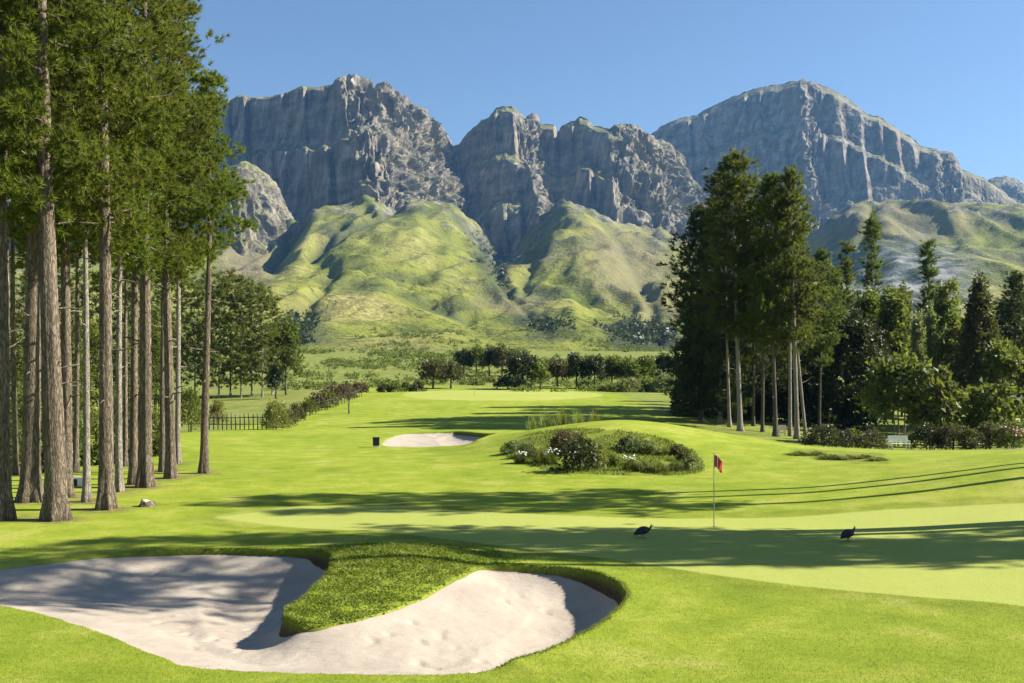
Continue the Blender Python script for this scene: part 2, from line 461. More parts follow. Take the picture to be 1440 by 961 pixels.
def hill_material():
    m, nt, b = newmat('hill_grass'); n = N(nt)
    P = n.coord('World')
    a = n.noise(n.coord('World', (1, .6, 1)), .0055, 5, .55, .8); f = n.noise(P, .05, 6, .7); q = n.noise(n.coord('World', (1, .5, 1.5)), .0042, 3, .5, 1.2)
    c = n.ramp(a, [(.34, (.085, .105, .022)), (.46, (.175, .19, .032)), (.56, (.22, .22, .055)), (.68, (.275, .25, .085))])
    c = n.mix(n.math('MULTIPLY', n.rampf(f, .46, .66), .6), c, (.065, .08, .026))
    c = n.mix(n.math('MULTIPLY', n.rampf(q, .55, .64), .7), c, (.085, .09, .045))
    vo = n.node('ShaderNodeTexVoronoi'); vo.inputs['Scale'].default_value = .085; n.link(P, vo.inputs['Vector'])
    dots = n.math('MULTIPLY', n.rampf(vo.outputs['Distance'], .34, .2), n.rampf(n.noise(P, .016, 4, .6), .45, .6))
    c = n.mix(n.math('MULTIPLY', dots, .8), c, (.04, .055, .02))
    c = n.mix(n.attr('brown'), c, n.ramp(f, [(.3, (.12, .105, .06)), (.7, (.23, .20, .105))]))
    c = n.mix(n.attr('scree'), c, n.ramp(n.noise(P, .035, 5), [(.38, (.05, .065, .045)), (.5, (.12, .135, .115)), (.62, (.23, .235, .225))]))
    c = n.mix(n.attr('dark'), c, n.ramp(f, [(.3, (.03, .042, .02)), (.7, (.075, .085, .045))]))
    c = n.mix(n.attr('outcrop'), c, n.ramp(n.noise(n.coord('World', (1, 1, .3)), .06, 6, .7), [(.38, (.03, .032, .03)), (.5, (.12, .115, .10)), (.64, (.3, .275, .23))]))
    n.link(c, b.inputs['Base Color']); b.inputs['Roughness'].default_value = .95; b.inputs['Specular IOR Level'].default_value = .08
    n.bump(n.math('ADD', f, n.math('MULTIPLY', n.noise(P, .2, 4), .4)), .8, 5.0, b)
    return m

M['grass'] = grass_material(); M['sand'] = sand_material(); M['rock'] = rock_material(); M['hill'] = hill_material()

# --- ground sheet (polar rows, fine at the near bunker)
r = np.concatenate([np.linspace(-6, 12, 30)[:-1], np.arange(12, 14.8, .08), np.arange(14.8, 27.2, .038), np.arange(27.2, 46, .11), np.geomspace(46, 110, 330), np.geomspace(110.4, 700, 170)[1:], np.geomspace(720, 5000, 20)])
a = np.concatenate([np.linspace(-1.6, -.72, 30)[:-1], np.linspace(-.72, .72, 900), np.linspace(.72, 1.6, 30)[1:]])  # tan of azimuth
Y, A = np.meshgrid(r, a, indexing='ij')
X = A * np.maximum(Y, 6.0)
xs, ys = X.ravel(), Y.ravel()
zs = ground_z(xs, ys)
ppx = CX + F * xs / np.maximum(ys, 1); ppy = HY + F * (CAMZ - base_z(xs, ys)) / np.maximum(ys, 1)
wob = perlin(np.stack([xs, ys, 0 * xs], 1) / 1.7)
GREEN = smooth_poly([(300, 728), (420, 712), (560, 712), (700, 722), (900, 729), (1100, 727), (1250, 716), (1440, 708), (1700, 705), (1700, 900), (1440, 853), (1300, 842), (1180, 832), (1080, 821), (990, 808), (900, 793), (830, 783), (700, 768), (560, 752), (420, 742)], 6)
gm = inpoly_px(GREEN, ppx + wob * 3, ppy + wob * .6).astype(float)
fgreen = ((xs - -1.5) / 17) ** 2 + ((ys - 170) / 26) ** 2 < 1
gm = np.maximum(gm, fgreen * .9)
BED = smooth_poly([(704, 632), (716, 645), (745, 656), (790, 664), (850, 668), (920, 668), (965, 667), (990, 660), (980, 640), (940, 620), (880, 608), (800, 604), (740, 612)], 6)
rough = inpoly_px(BED, ppx + wob * 4, ppy + wob * 1.5).astype(float) * .9
rough = np.maximum(rough, inpoly_px([(1105, 630), (1240, 636), (1250, 652), (1200, 652), (1130, 640)], ppx + wob * 6, ppy + wob * 2) * .8)
GW = np.array([at0(p_, q_) for p_, q_ in [(300, 728), (420, 712), (560, 712), (700, 722), (900, 729), (1100, 727), (1250, 716), (1440, 708), (1700, 705), (1700, 900), (1440, 853), (1300, 842), (1180, 832), (1080, 821), (990, 808), (900, 793), (830, 783), (700, 768), (560, 752), (420, 742)]])
mk = (ys > 12) & (ys < 48) & (np.abs(xs) < 30); sg, _w = poly_sd(GW, xs[mk], ys[mk])
col_ = sstep(-1.5, -.9, sg + wob[mk] * .25) * sstep(.15, -.1, sg); rough[mk] = np.maximum(rough[mk], col_ * .5)
tg = np.exp(-((xs - TONGUE[0]) / 2.0) ** 2 - ((ys - TONGUE[1]) / 2.6) ** 2)
rough = np.maximum(rough, sstep(.25, .6, tg) * .75)
# beyond the mown edge behind the fence and past the far green: rough pasture
edge_l = np.interp(ys, [30, 60, 92, 100, 140, 190, 215, 400], [-60, -40, -24, -26.5, -24, -27, -33, -60])
scr = sstep(0, 3, (edge_l - xs) + wob * 1.5) * sstep(60, 95, ys)
scr = np.maximum(scr, sstep(195, 225, ys + wob * 8))
scr = np.maximum(scr, sstep(74, 78, ys) * sstep(17, 20, xs) * .8)
soil = np.zeros(len(xs))
for k in range(2):
    mk = near_bunker(k, xs, ys, .5)
    s, w = poly_sd(BUNK[k], xs[mk], ys[mk]); soil[mk] = sstep(.0, .05, s) * np.clip(.35 + .5 * w, 0, 1)
litter = np.zeros(len(xs))
for bx_, by_ in [(2, 731), (43, 706), (80, 731), (93, 700), (122, 706), (149, 716), (167, 692), (188, 682), (204, 686), (229, 664), (240, 673), (250, 652), (287, 666), (22, 668), (107, 664), (176, 655), (64, 655)]:
    lx, ly = at0(bx_, by_); dd = np.hypot(xs - lx, (ys - ly) * .8)
    m_ = dd < 4; litter[m_] = np.maximum(litter[m_], (1 - sstep(.35, 1.5, dd[m_] + .5 * wob[m_])))
ground = obj('ground', mesh_np('ground', np.stack([xs, ys, zs], 1), [grid_faces(len(r), len(a))], M['grass'], True,
                               {'green': gauss1(gm.reshape(Y.shape), .8, 1).ravel(), 'rough': rough, 'scrub': scr, 'soil': soil, 'litter': litter}))
structure(ground, 'bright mown grass of the golf course with a paler putting green', 'ground')

# --- sand sheets
for k in range(2):
    P = BUNK[k]; st = .06 if k == 0 else .12
    gx = np.arange(P[:, 0].min() - .4, P[:, 0].max() + .4, st); gy = np.arange(P[:, 1].min() - .4, P[:, 1].max() + .4, st)
    GX, GY = np.meshgrid(gx, gy); x, y = GX.ravel(), GY.ravel()
    s, w = poly_sd(P, x, y)
    q = np.stack([x, y, 0 * x], 1)
    z0 = base_z(x, y)
    d = (x - TONGUE[0]) / 1.9; e = (y - TONGUE[1] - .6) / 2.2
    z0 += .34 * np.exp(-d * d - e * e) * np.exp(-np.maximum(s, 0) / .8)
    z0 += lip_rise(k, s, w) * np.exp(-np.maximum(s, 0) / .9)
    z = z0 - sand_depth(k, s, w)
    z -= sstep(.2, .8, s) * .045 * sstep(.28, .5, perlin(q / .3 + 3)) * sstep(-.25, .2, perlin(q / 3.1))
    z += sstep(0, .5, s) * (.03 * perlin(q / .9) + .012 * fbm(q / .22, 3) + .05 * perlin(q / 2.6))
    z -= np.where(s < 0, .1 * w + .04 * np.clip(-s / .1, 0, 3), 0)
    keep = (s > -.3).reshape(GX.shape)
    fa = grid_faces(len(gy), len(gx))
    kf = keep.ravel()[fa].all(1)
    fa = fa[kf]; used = np.unique(fa); mp = np.full(len(x), -1); mp[used] = np.arange(len(used))
    o = obj('sand_bunker', mesh_np('sand_bunker', np.stack([x, y, z], 1)[used], [mp[fa]], M['sand'], True))
    structure(o, ['large pale sand bunker with two lobes round a grassy tongue', 'small oval sand bunker far down the fairway beside the dark box'][k], 'sand bunker')

# ------------------------------------------------------------------ hills
def zed(px, py, D): return (HY - py) / F * D

hp = np.arange(-900, 2301, 4.0)
ytop = np.interp(hp, [-900, -200, 100, 250, 330, 375, 400, 425, 450, 500, 550, 600, 640, 670, 700, 722, 742, 760, 775, 800, 832, 852, 880, 930, 970, 1050, 1130, 1170, 1200, 1240, 1300, 1380, 1440, 1520, 1800, 2300],
                 [390, 370, 360, 346, 342, 336, 318, 304, 293, 288, 284, 289, 303, 328, 366, 372, 342, 314, 302, 296, 295, 304, 318, 334, 348, 368, 348, 318, 298, 290, 288, 293, 304, 322, 380, 420])
pexp = np.interp(hp, [-900, 330, 450, 600, 690, 740, 790, 870, 950, 1100, 1200, 1400, 2300], [1, .95, .85, .88, 1.04, .95, .9, .95, 1.0, 1.05, .95, .9, 1])
hd = np.geomspace(300, 2900, 330)
ybase = np.interp(hp, [-900, 900, 1100, 2300], [516, 512, 520, 520])
_pq = np.stack([hp / 26., 0 * hp + 4.2, 0 * hp], 1); ytop = ytop + 5.5 * perlin(_pq) + 3.5 * perlin(_pq * 2.7)
S = np.clip((hd[:, None] - 330) / 1670, 0, 1) ** pexp[None]
ysm = gauss1(ytop[None], 34, 1)[0]
_b = sstep(.4, .97, np.clip((hd - 330) / 1670, 0, 1))[:, None]
HYP = ybase[None] + ((ytop * _b + ysm * (1 - _b)) - ybase) * S
HYP = gauss1(HYP, 3.0, 1)
HZ = (HY - HYP) / F * np.minimum(hd, 2230)[:, None]
HZ = HZ - np.maximum(330 - hd, 0)[:, None] * .35
HX = (hp[None] - CX) / F * hd[:, None]; HYw = np.repeat(hd[:, None], len(hp), 1)
q = np.stack([HX.ravel(), HYw.ravel(), 0 * HX.ravel()], 1)
rise = sstep(350, 1100, hd)[:, None]
gul = ridged(q * np.array([1 / 210., 1 / 620., 1]) + .35 * perlin(q / 330.)[:, None], 3).reshape(HX.shape)
HZ = HZ + rise * (24 * gul - 17 + 12 * fbm(q / 260., 5, .45).reshape(HX.shape) + 4 * ridged(q * np.array([1 / 60., 1 / 170., 1]) + .4 * perlin(q / 90.)[:, None], 3).reshape(HX.shape)) + sstep(320, 420, hd)[:, None] * 1.0 * fbm(q / 40., 3).reshape(HX.shape)
# shallow valley between the two green spurs
vx = np.interp(hd, [300, 700, 1100, 1500, 2000, 2900], [40, 60, 38, 10, -30, -60])[:, None]
HZ -= 4 * rise * np.exp(-((HX - vx) / 60) ** 2)
HPX = np.repeat(hp[None], len(hd), 0); HPY = HY - F * HZ / hd[:, None]
nz = perlin(q / 90.).reshape(HX.shape); nz2 = fbm(q / 35., 3).reshape(HX.shape)
def blob(cx, cy, rx, ry, soft=.5):
    d = np.sqrt(((HPX - cx + nz * 10) / rx) ** 2 + ((HPY - cy + nz * 6) / ry) ** 2) + .25 * nz2
    return 1 - sstep(1 - soft, 1 + soft, d)
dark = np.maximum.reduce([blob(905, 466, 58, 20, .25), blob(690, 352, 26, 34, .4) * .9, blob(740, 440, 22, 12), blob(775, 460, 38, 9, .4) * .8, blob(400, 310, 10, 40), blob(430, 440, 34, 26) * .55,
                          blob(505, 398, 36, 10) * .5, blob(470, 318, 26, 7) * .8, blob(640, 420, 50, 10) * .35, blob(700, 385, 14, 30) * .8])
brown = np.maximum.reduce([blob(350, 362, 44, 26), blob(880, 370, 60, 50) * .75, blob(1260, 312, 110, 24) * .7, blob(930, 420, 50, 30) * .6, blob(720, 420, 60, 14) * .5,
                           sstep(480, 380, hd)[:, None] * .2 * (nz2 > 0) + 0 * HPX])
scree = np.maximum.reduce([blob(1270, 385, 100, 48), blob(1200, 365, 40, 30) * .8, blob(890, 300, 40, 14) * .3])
rim = HPY - HYP.min(0)[None]
outcrop = sstep(.25, .6, nz2 * .9 + nz * .3 + sstep(16, 0, rim) * .35) * sstep(34, 6, rim) * (hd[:, None] > 1400)
outcrop = np.maximum(outcrop, blob(905, 335, 46, 26, .5) * sstep(.0, .5, nz2) * .9)
HZ += outcrop * (1 + 5 * np.abs(fbm(q / 14., 2).reshape(HX.shape)))
outcrop = outcrop * .8
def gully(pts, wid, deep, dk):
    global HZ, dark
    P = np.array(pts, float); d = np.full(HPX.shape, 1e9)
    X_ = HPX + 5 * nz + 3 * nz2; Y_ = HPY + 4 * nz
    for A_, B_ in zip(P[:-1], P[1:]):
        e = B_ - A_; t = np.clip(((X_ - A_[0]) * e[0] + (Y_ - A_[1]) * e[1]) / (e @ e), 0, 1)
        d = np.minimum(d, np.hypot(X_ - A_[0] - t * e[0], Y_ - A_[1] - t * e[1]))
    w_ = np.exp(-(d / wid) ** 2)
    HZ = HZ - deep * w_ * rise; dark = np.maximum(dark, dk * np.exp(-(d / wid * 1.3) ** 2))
HPX0, HPY0 = HPX, HPY
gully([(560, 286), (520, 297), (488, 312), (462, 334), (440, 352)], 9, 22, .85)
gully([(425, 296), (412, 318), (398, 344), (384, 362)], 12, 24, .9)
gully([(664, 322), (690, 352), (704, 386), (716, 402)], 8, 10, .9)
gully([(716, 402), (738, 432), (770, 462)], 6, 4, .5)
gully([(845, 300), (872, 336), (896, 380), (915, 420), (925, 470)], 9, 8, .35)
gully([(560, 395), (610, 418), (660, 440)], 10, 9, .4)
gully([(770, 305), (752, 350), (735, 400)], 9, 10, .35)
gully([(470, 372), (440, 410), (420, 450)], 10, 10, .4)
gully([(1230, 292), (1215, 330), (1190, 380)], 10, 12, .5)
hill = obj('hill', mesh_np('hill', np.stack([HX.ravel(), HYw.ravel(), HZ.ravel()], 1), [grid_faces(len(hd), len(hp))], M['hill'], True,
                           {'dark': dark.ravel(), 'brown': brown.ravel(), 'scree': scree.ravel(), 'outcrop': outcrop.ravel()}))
structure(hill, 'green grassy foothills rising to the foot of the cliffs', 'hill')

# ------------------------------------------------------------------ mountains
def massif(label, u0, u1, sky, D0, bands, arete, Dback, disp=1.0, step=1.0, nv=420, seed=0, veg=1.0):
    """skyline sky [(px,py)]; bands [(h, depth)] front profile; arete [(px_top, px_bottom, slope left of it m/px, slope right of it)]"""
    u = np.arange(u0, u1 + .1, step)
    ysk = np.interp(u, [s[0] for s in sky], [s[1] for s in sky])
    hb = np.array([b[0] for b in bands]); db = np.array([b[1] for b in bands])
    t = np.linspace(0, 1, nv)                      # even spacing along the profile length
    L = np.concatenate([[0], np.cumsum(np.hypot(np.diff(hb) * 750, np.diff(db)))]); L /= L[-1]
    hv = np.interp(t, L, hb); dv = np.interp(t, L, db)
    H = np.repeat(hv[:, None], len(u), 1); Dp = np.repeat(dv[:, None], len(u), 1)
    U = np.repeat(u[None], nv, 0)
    # ledges wander up and down along the face
    w = np.interp(u, u[::24], perlin(np.stack([u[::24] / 70., 0 * u[::24] + seed, 0 * u[::24]], 1))) + .5 * perlin(np.stack([u / 22., 0 * u + seed + 3, 0 * u], 1))
    H2 = np.clip(H + .05 * w[None] * np.sin(np.pi * np.clip(H, 0, 1)), 0, 1)
    # plan shape: aretes
    O = np.zeros_like(U)
    pts = []
    for (at, ab, sl, sr) in arete:
        pts.append((ab + (at - ab) * H2, sl, sr))
    # depth along u: a slope that changes at every arete (the later entries give the change), nearest at the first arete
    a0, sl, sr = pts[0]
    O = (U - a0.mean()) * sl + np.where(U > a0, (U - a0) * (sr - sl), 0)
    for a_, _, dsl in pts[1:]: O = O + np.where(U > a_, (U - a_) * dsl, 0)
    O0 = O
    tw = (U + 7 * perlin(np.stack([U.ravel() / 34., H2.ravel() * 2.2 + seed, 0 * U.ravel()], 1)).reshape(U.shape) + 5 * H2 * 6) / 27.
    fr_ = np.mod(tw + .35 * perlin(np.stack([np.floor(tw).ravel() * 1.7, 0 * tw.ravel() + seed, 0 * tw.ravel()], 1)).reshape(U.shape), 1)
    saw = np.where(fr_ < .76, -fr_ / .76, (fr_ - 1) / .24)
    am = sstep(-.35, .35, perlin(np.stack([U.ravel() / 40., H2.ravel() * 3.5 + seed * 2, 0 * U.ravel() + 5], 1)).reshape(U.shape))
    O = O + 26 * saw * am * disp * np.interp(H2, [0, .06, .94, 1], [0, 1, 1, .15])
    D = D0 + Dp + O
    Dsky = D[-1]
    zsky = (HY - ysk) / F * Dsky
    Z = H2 * zsky[None]
    # back side
    nb = 26
    tb = np.linspace(0, 1, nb + 1)[1:, None]
    Db = Dsky[None] + tb * Dback
    Zb = zsky[None] * (1 - tb ** 1.3) - 60 * tb
    D = np.vstack([D, Db]); Z = np.vstack([Z, Zb]); U = np.repeat(u[None], nv + nb, 0)
    Xw = (U - CX) / F * np.vstack([D[:nv], np.repeat(Dsky[None], nb, 0)])
    Pg = np.stack([Xw, D, Z], -1)
    du = np.gradient(Pg, axis=1); dvv = np.gradient(Pg, axis=0)
    nrm = np.cross(du, dvv); nrm /= np.linalg.norm(nrm, axis=-1)[..., None] + 1e-9
    nrm = gauss1(gauss1(nrm, 6, 0), 6, 1)
    q = Pg.reshape(-1, 3) + seed * 137.0
    wp = perlin(q / 160.)[:, None] * 40
    n1 = ridged((q + wp) / np.array([170., 170., 420.]), 3)
    n2 = ridged((q + wp) / np.array([46., 46., 200.]) + 3, 3)
    zz = q[:, 2] + 26 * perlin(q / 190.) + .12 * q[:, 0] * 0 + 6 * perlin(q / 30.)
    fr = np.mod(zz / 46., 1); strat = np.where(fr < .8, fr / .8, (1 - fr) / .2) - .5
    fr2 = np.mod(zz / 15. + .3, 1); strat2 = np.where(fr2 < .7, fr2 / .7, (1 - fr2) / .3) - .5
    n3 = fbm(q / 19., 3, .6)
    n2b = ridged((q + wp * .6) / np.array([20., 20., 130.]) + 7, 2)
    dsp = 30 * (n1 - .7) + 18 * (n2 - .6) + 8 * (n2b - .5)
    dfine = -7 * strat - 3 * strat2 + 6 * n3
    mask = np.ones(nv + nb); mask[nv:] = np.linspace(1, .4, nb)
    mask = mask * np.concatenate([np.interp(hv, [0, .9, .97, 1], [1, 1, .45, .3]), np.full(nb, 1.)])
    mask[nv:nv + 5] = np.linspace(.3, .8, 5)
    slope_u = np.gradient(np.vstack([O0, np.repeat(O0[-1:], nb, 0)]), axis=1)
    face = gauss1(.24 + .86 * sstep(-.3, .5, slope_u), 4, 1)
    dsp = (dsp.reshape(U.shape) * face + dfine.reshape(U.shape) * np.maximum(face - .1, .24)) * mask[:, None] * disp
    Q = Pg + nrm * dsp[..., None]
    Q[nv - 4:nv + 3, :, 2] += (5 * fbm(q / 22., 3) + 3 * n2).reshape(U.shape)[nv - 4:nv + 3] * disp * .8
    vg = np.full(U.size, veg)
    o = obj('mountain', mesh_np('mountain', Q.reshape(-1, 3), [grid_faces(nv + nb, len(u))], M['rock'], False, {'veg': vg}))
    return structure(o, label, 'mountain')

massif('broad rocky mountain with a shaded cliff and sunlit shoulder beside the tall pines', -120, 705,
       [(-120, 350), (-50, 335), (15, 316), (60, 285), (150, 215), (250, 160), (335, 139), (370, 139), (395, 136), (405, 130), (425, 125), (450, 127), (458, 124), (470, 122), (480, 121), (495, 124), (505, 128), (520, 137),
        (545, 142), (560, 150), (575, 157), (592, 168), (602, 180), (612, 188), (624, 204), (632, 222), (640, 238), (648, 258), (655, 280), (662, 300), (672, 325), (690, 360), (705, 400)],
       1990, [(0, 0), (.44, 90), (.5, 105), (.7, 150), (.745, 235), (.78, 245), (.93, 285), (.96, 350), (1, 470)],
       [(470, 560, -1.35, 1.0), (500, 612, 0, 1.9)], 900, seed=1)
massif('craggy middle mountain split by gullies with a pale sunlit buttress', 600, 1010,
       [(600, 240), (625, 212), (634, 204), (645, 203), (650, 195), (662, 182), (680, 168), (690, 160), (698, 152), (712, 149), (722, 153), (728, 162), (738, 170), (748, 165), (756, 167), (760, 174), (779, 175), (786, 184), (790, 178), (798, 173), (808, 168),
        (815, 164), (826, 168), (834, 176), (852, 181), (860, 182), (872, 178), (888, 177), (902, 183), (915, 190), (925, 196), (936, 202), (945, 212), (955, 228), (965, 246), (975, 262), (990, 290), (1010, 330)],
       2150, [(0, 0), (.42, 60), (.55, 130), (.6, 200), (.74, 240), (.8, 330), (.95, 380), (1, 470)],
       [(722, 800, -1.4, 2.8), (752, 850, 0, -4.1), (858, 872, 0, 2.7), (930, 950, 0, 1.2)], 800, seed=4)
massif('great blue shaded mountain wall behind the clump of dark pines', 860, 1640,
       [(860, 235), (900, 203), (918, 187), (928, 179), (940, 172), (952, 166), (972, 163), (985, 158), (1000, 149), (1014, 143), (1040, 132), (1060, 125), (1075, 121), (1100, 118), (1112, 114), (1128, 113), (1145, 117), (1160, 121), (1180, 130), (1192, 138),
        (1206, 150), (1220, 161), (1236, 164), (1250, 172), (1265, 184), (1280, 192), (1292, 203), (1308, 209), (1320, 214), (1338, 216), (1347, 228), (1352, 238), (1368, 243), (1384, 250), (1396, 259), (1410, 268), (1430, 285), (1470, 310), (1640, 360)],
       2950, [(0, 0), (.46, 80), (.56, 150), (.6, 200), (.78, 270), (.81, 330), (.95, 400), (1, 500)],
       [(1125, 1115, -1.4, .4), (1150, 1150, 0, -1.4), (1310, 1335, 0, 1.9), (1345, 1360, 0, -1.2)], 1000, disp=.95, seed=8, veg=.6)
massif('small distant rocky peak behind the end of the blue mountain wall', 1350, 1800,
       [(1350, 290), (1385, 256), (1400, 249), (1415, 249), (1430, 254), (1440, 261), (1470, 280), (1600, 330), (1800, 380)],
       3700, [(0, 0), (.6, 150), (.9, 300), (1, 420)], [(1410, 1410, -.6, .8)], 700, nv=160, step=2.0, seed=12, veg=.7)
massif('low rocky spur with a sunlit grassy flank in front of the broad cliff', 180, 425,
       [(180, 330), (250, 270), (310, 235), (345, 226), (362, 233), (376, 243), (388, 256), (396, 272), (400, 285), (401, 305), (398, 330), (404, 345), (412, 370), (425, 420)],
       1700, [(0, 0), (.3, 40), (.6, 130), (.85, 220), (1, 330)], [(330, 350, -.6, 1.5), (385, 380, 0, 1.6)], 260, disp=.55, nv=260, seed=15, veg=2.0)

# ------------------------------------------------------------------ plants
def frames(ax, roll):
    ax = ax / (np.linalg.norm(ax, axis=1)[:, None] + 1e-9)
    ref = np.where(np.abs(ax[:, 2:3]) < .9, np.array([[0, 0, 1.]]), np.array([[1., 0, 0]]))
    a = np.cross(ref, ax); a /= np.linalg.norm(a, axis=1)[:, None] + 1e-9
    b = np.cross(ax, a)
    c, s = np.cos(roll)[:, None], np.sin(roll)[:, None]
    return np.stack([a * c + b * s, -a * s + b * c, ax], 1)      # rows: x, y, z axes

def scatter(templates, pos, ax, scale, g):
    """place copies of triangle templates (n,3,3) at pos along ax"""
    out = []
    which = g.integers(0, len(templates), len(pos))
    Fm = frames(ax, g.uniform(0, 6.28, len(pos)))
    for k, T in enumerate(templates):
        m = which == k
        if not m.any(): continue
        v = np.einsum('nij,tk->ntkj' if False else 'tki,nij->ntkj', T, Fm[m]) * scale[m][:, None, None, None] + pos[m][:, None, None]
        out.append(v.reshape(-1, 3))
    return np.vstack(out)

def tri_mesh(name, V, mat):
    n = len(V) // 3
    return mesh_np(name, V, [np.arange(n * 3).reshape(-1, 3)], mat, False)

def unit(g, n):
    v = g.normal(size=(n, 3)); return v / np.linalg.norm(v, axis=1)[:, None]

def needle_tpl(g, n, L, W, spread):
    d = unit(g, n) * spread + np.array([0, 0, 1.]); d /= np.linalg.norm(d, axis=1)[:, None]
    b = np.zeros((n, 3)); b[:, 2] = g.uniform(-.25, .5, n) * L
    p = np.cross(d, unit(g, n)); p /= np.linalg.norm(p, axis=1)[:, None]
    l = L * g.uniform(.6, 1.1, n)[:, None]
    return np.stack([b - p * W / 2, b + p * W / 2, b + d * l], 1)

def leaf_tpl(g, n, rad, L, W):
    """a loose clump of leaves: two triangles each, kinked"""
    c = unit(g, n) * (g.uniform(0, 1, n) ** .6 * rad)[:, None]
    d = unit(g, n) + c / rad * .6 + np.array([0, 0, .15]); d /= np.linalg.norm(d, axis=1)[:, None]
    p = np.cross(d, unit(g, n)); p /= np.linalg.norm(p, axis=1)[:, None]
    l = L * g.uniform(.6, 1.2, n)[:, None]; w = W * g.uniform(.6, 1.2, n)[:, None]
    a = np.stack([c - p * w / 2, c + p * w / 2, c + d * l], 1)
    return a

_tg = np.random.default_rng(5)
NEED = [needle_tpl(_tg, 40, .27, .032, 1.0) for _ in range(5)]
NEED_MID = [needle_tpl(_tg, 20, .62, .11, .9) for _ in range(5)]
NEED_FAR = [needle_tpl(_tg, 14, .95, .22, 1.0) for _ in range(4)]
LEAF = [leaf_tpl(_tg, 26, .38, .2, .13) for _ in range(5)]
LEAF_S = [leaf_tpl(_tg, 26, .2, .11, .07) for _ in range(5)]
LEAF_FAR = [leaf_tpl(_tg, 18, .75, .55, .42) for _ in range(5)]

def pine_crown(seed, H, zc, Rad, nb, tpl, per_m, boughs, spread, prof='old', lift=0.0, gap=0.0):
    """limbs and needle tufts of a conifer; returns (limb polylines, tuft triangles)"""
    g = np.random.default_rng(seed); limbs = []; P = []; A = []; S = []
    for i in range(nb):
        t = (i + g.uniform(.1, .9)) / nb
        if gap and math.sin(t * 31 + seed) > 1 - gap: continue
        z = zc + t * (H - zc) * .985
        pf = (min(1, .5 + 2.2 * t) * (1 - t) ** .55 if prof == 'old' else (1 - t) ** .85 if prof == 'cone' else min(1, .6 + 1.6 * t) * (1 - t ** 3) ** .7)
        L = max(.35, Rad * pf * g.uniform(.55, 1.18))
        az = i * 2.4 + g.uniform(-.5, .5)
        el = (-.18 + .75 * t + lift) + g.uniform(-.15, .15)
        hd_ = np.array([math.cos(az), math.sin(az), 0])
        s = np.linspace(0, 1, 6)
        pts = np.array([0, 0, z]) + hd_ * (L * s * math.cos(el))[:, None] + np.array([0, 0, 1.]) * (L * (s * math.sin(el) - .12 * np.sin(np.pi * s) + .16 * s ** 3))[:, None]
        pts[1:] += g.normal(0, .05 * L / 3, (5, 3))
        limbs.append((pts, L))
        n = max(2, int(boughs * L / Rad + .5))
        for j in range(n):
            q = .28 + .72 * (j + g.uniform(0, 1)) / n
            c = np.array([np.interp(q, s, pts[:, k]) for k in range(3)])
            side = np.cross(hd_, [0, 0, 1.])
            c = c + side * g.normal(0, .2) * L * q * .9 + np.array([0, 0, g.normal(0, .12)])
            m = max(3, int(per_m * g.uniform(.6, 1.3)))
            off = g.normal(0, 1, (m, 3)) * np.array([spread, spread, spread * .5])
            P.append(c + off); A.append(hd_ * .6 + np.array([0, 0, .55]) + off / spread * .55 + g.normal(0, .25, (m, 3)))
            S.append(g.uniform(.75, 1.25, m))
    # leader
    m = per_m
    P.append(np.array([0, 0, H - .4]) + g.normal(0, .3, (m, 3))); A.append(np.tile([0, 0, 1.], (m, 1)) + g.normal(0, .4, (m, 3))); S.append(g.uniform(.8, 1.2, m))
    return limbs, scatter(tpl, np.vstack(P), np.vstack(A), np.concatenate(S), g)

def trunk_bm(seed, H, r0, bend=(0, 0), sides=18, segs=34, flare=.55, limbs=(), stubs=0, zc=8, sweep=0.0):
    g = np.random.default_rng(seed + 900)
    t = np.concatenate([np.linspace(0, .06, 6)[:-1], np.linspace(.06, 1, segs)])
    z = t * H - .25 * (t < .001)
    P = np.stack([bend[0] * t + sweep * np.sin(t * 5 + seed) * t, bend[1] * t + .5 * sweep * np.cos(t * 4 + seed) * t, z], 1)
    rad = r0 * ((1 - t) ** .75 * .86 + .03) * (1 + flare * np.exp(-t * H / .55))
    th = np.linspace(0, 2 * np.pi, sides, endpoint=False)
    lob = 1 + np.exp(-t * H / .7)[:, None] * .28 * np.sin(th * 5 + g.uniform(0, 6))[None] + .045 * g.normal(size=(1, sides)) + .03 * g.normal(size=(len(t), sides))
    b = MB(); b.tube(P, rad, sides, lob)
    def trunk_at(zz):
        q = min(max(zz / H, 0), 1)
        return np.array([np.interp(q, t, P[:, k]) for k in range(2)] + [0.]), float(np.interp(q, t, rad))
    for pts, L in limbs:
        o, rr = trunk_at(pts[0, 2])
        b.tube(pts + o * 1.0, np.linspace(min(rr * .6, .02 + .018 * L), .012, len(pts)), 5, cap=False)
    for k in range(stubs):
        zz = g.uniform(.35, 1.05) * zc; o, rr = trunk_at(zz); az = g.uniform(0, 6.28); L = rr + g.uniform(.15, .9)
        d = np.array([math.cos(az), math.sin(az), g.uniform(-.3, .35)])
        b.tube(np.array([o + [0, 0, zz], o + [0, 0, zz] + d * L * .6, o + [0, 0, zz] + d * L + [0, 0, g.uniform(-.15, .1)]]), [.045, .03, .012], 5, cap=False)
    return b, P, t

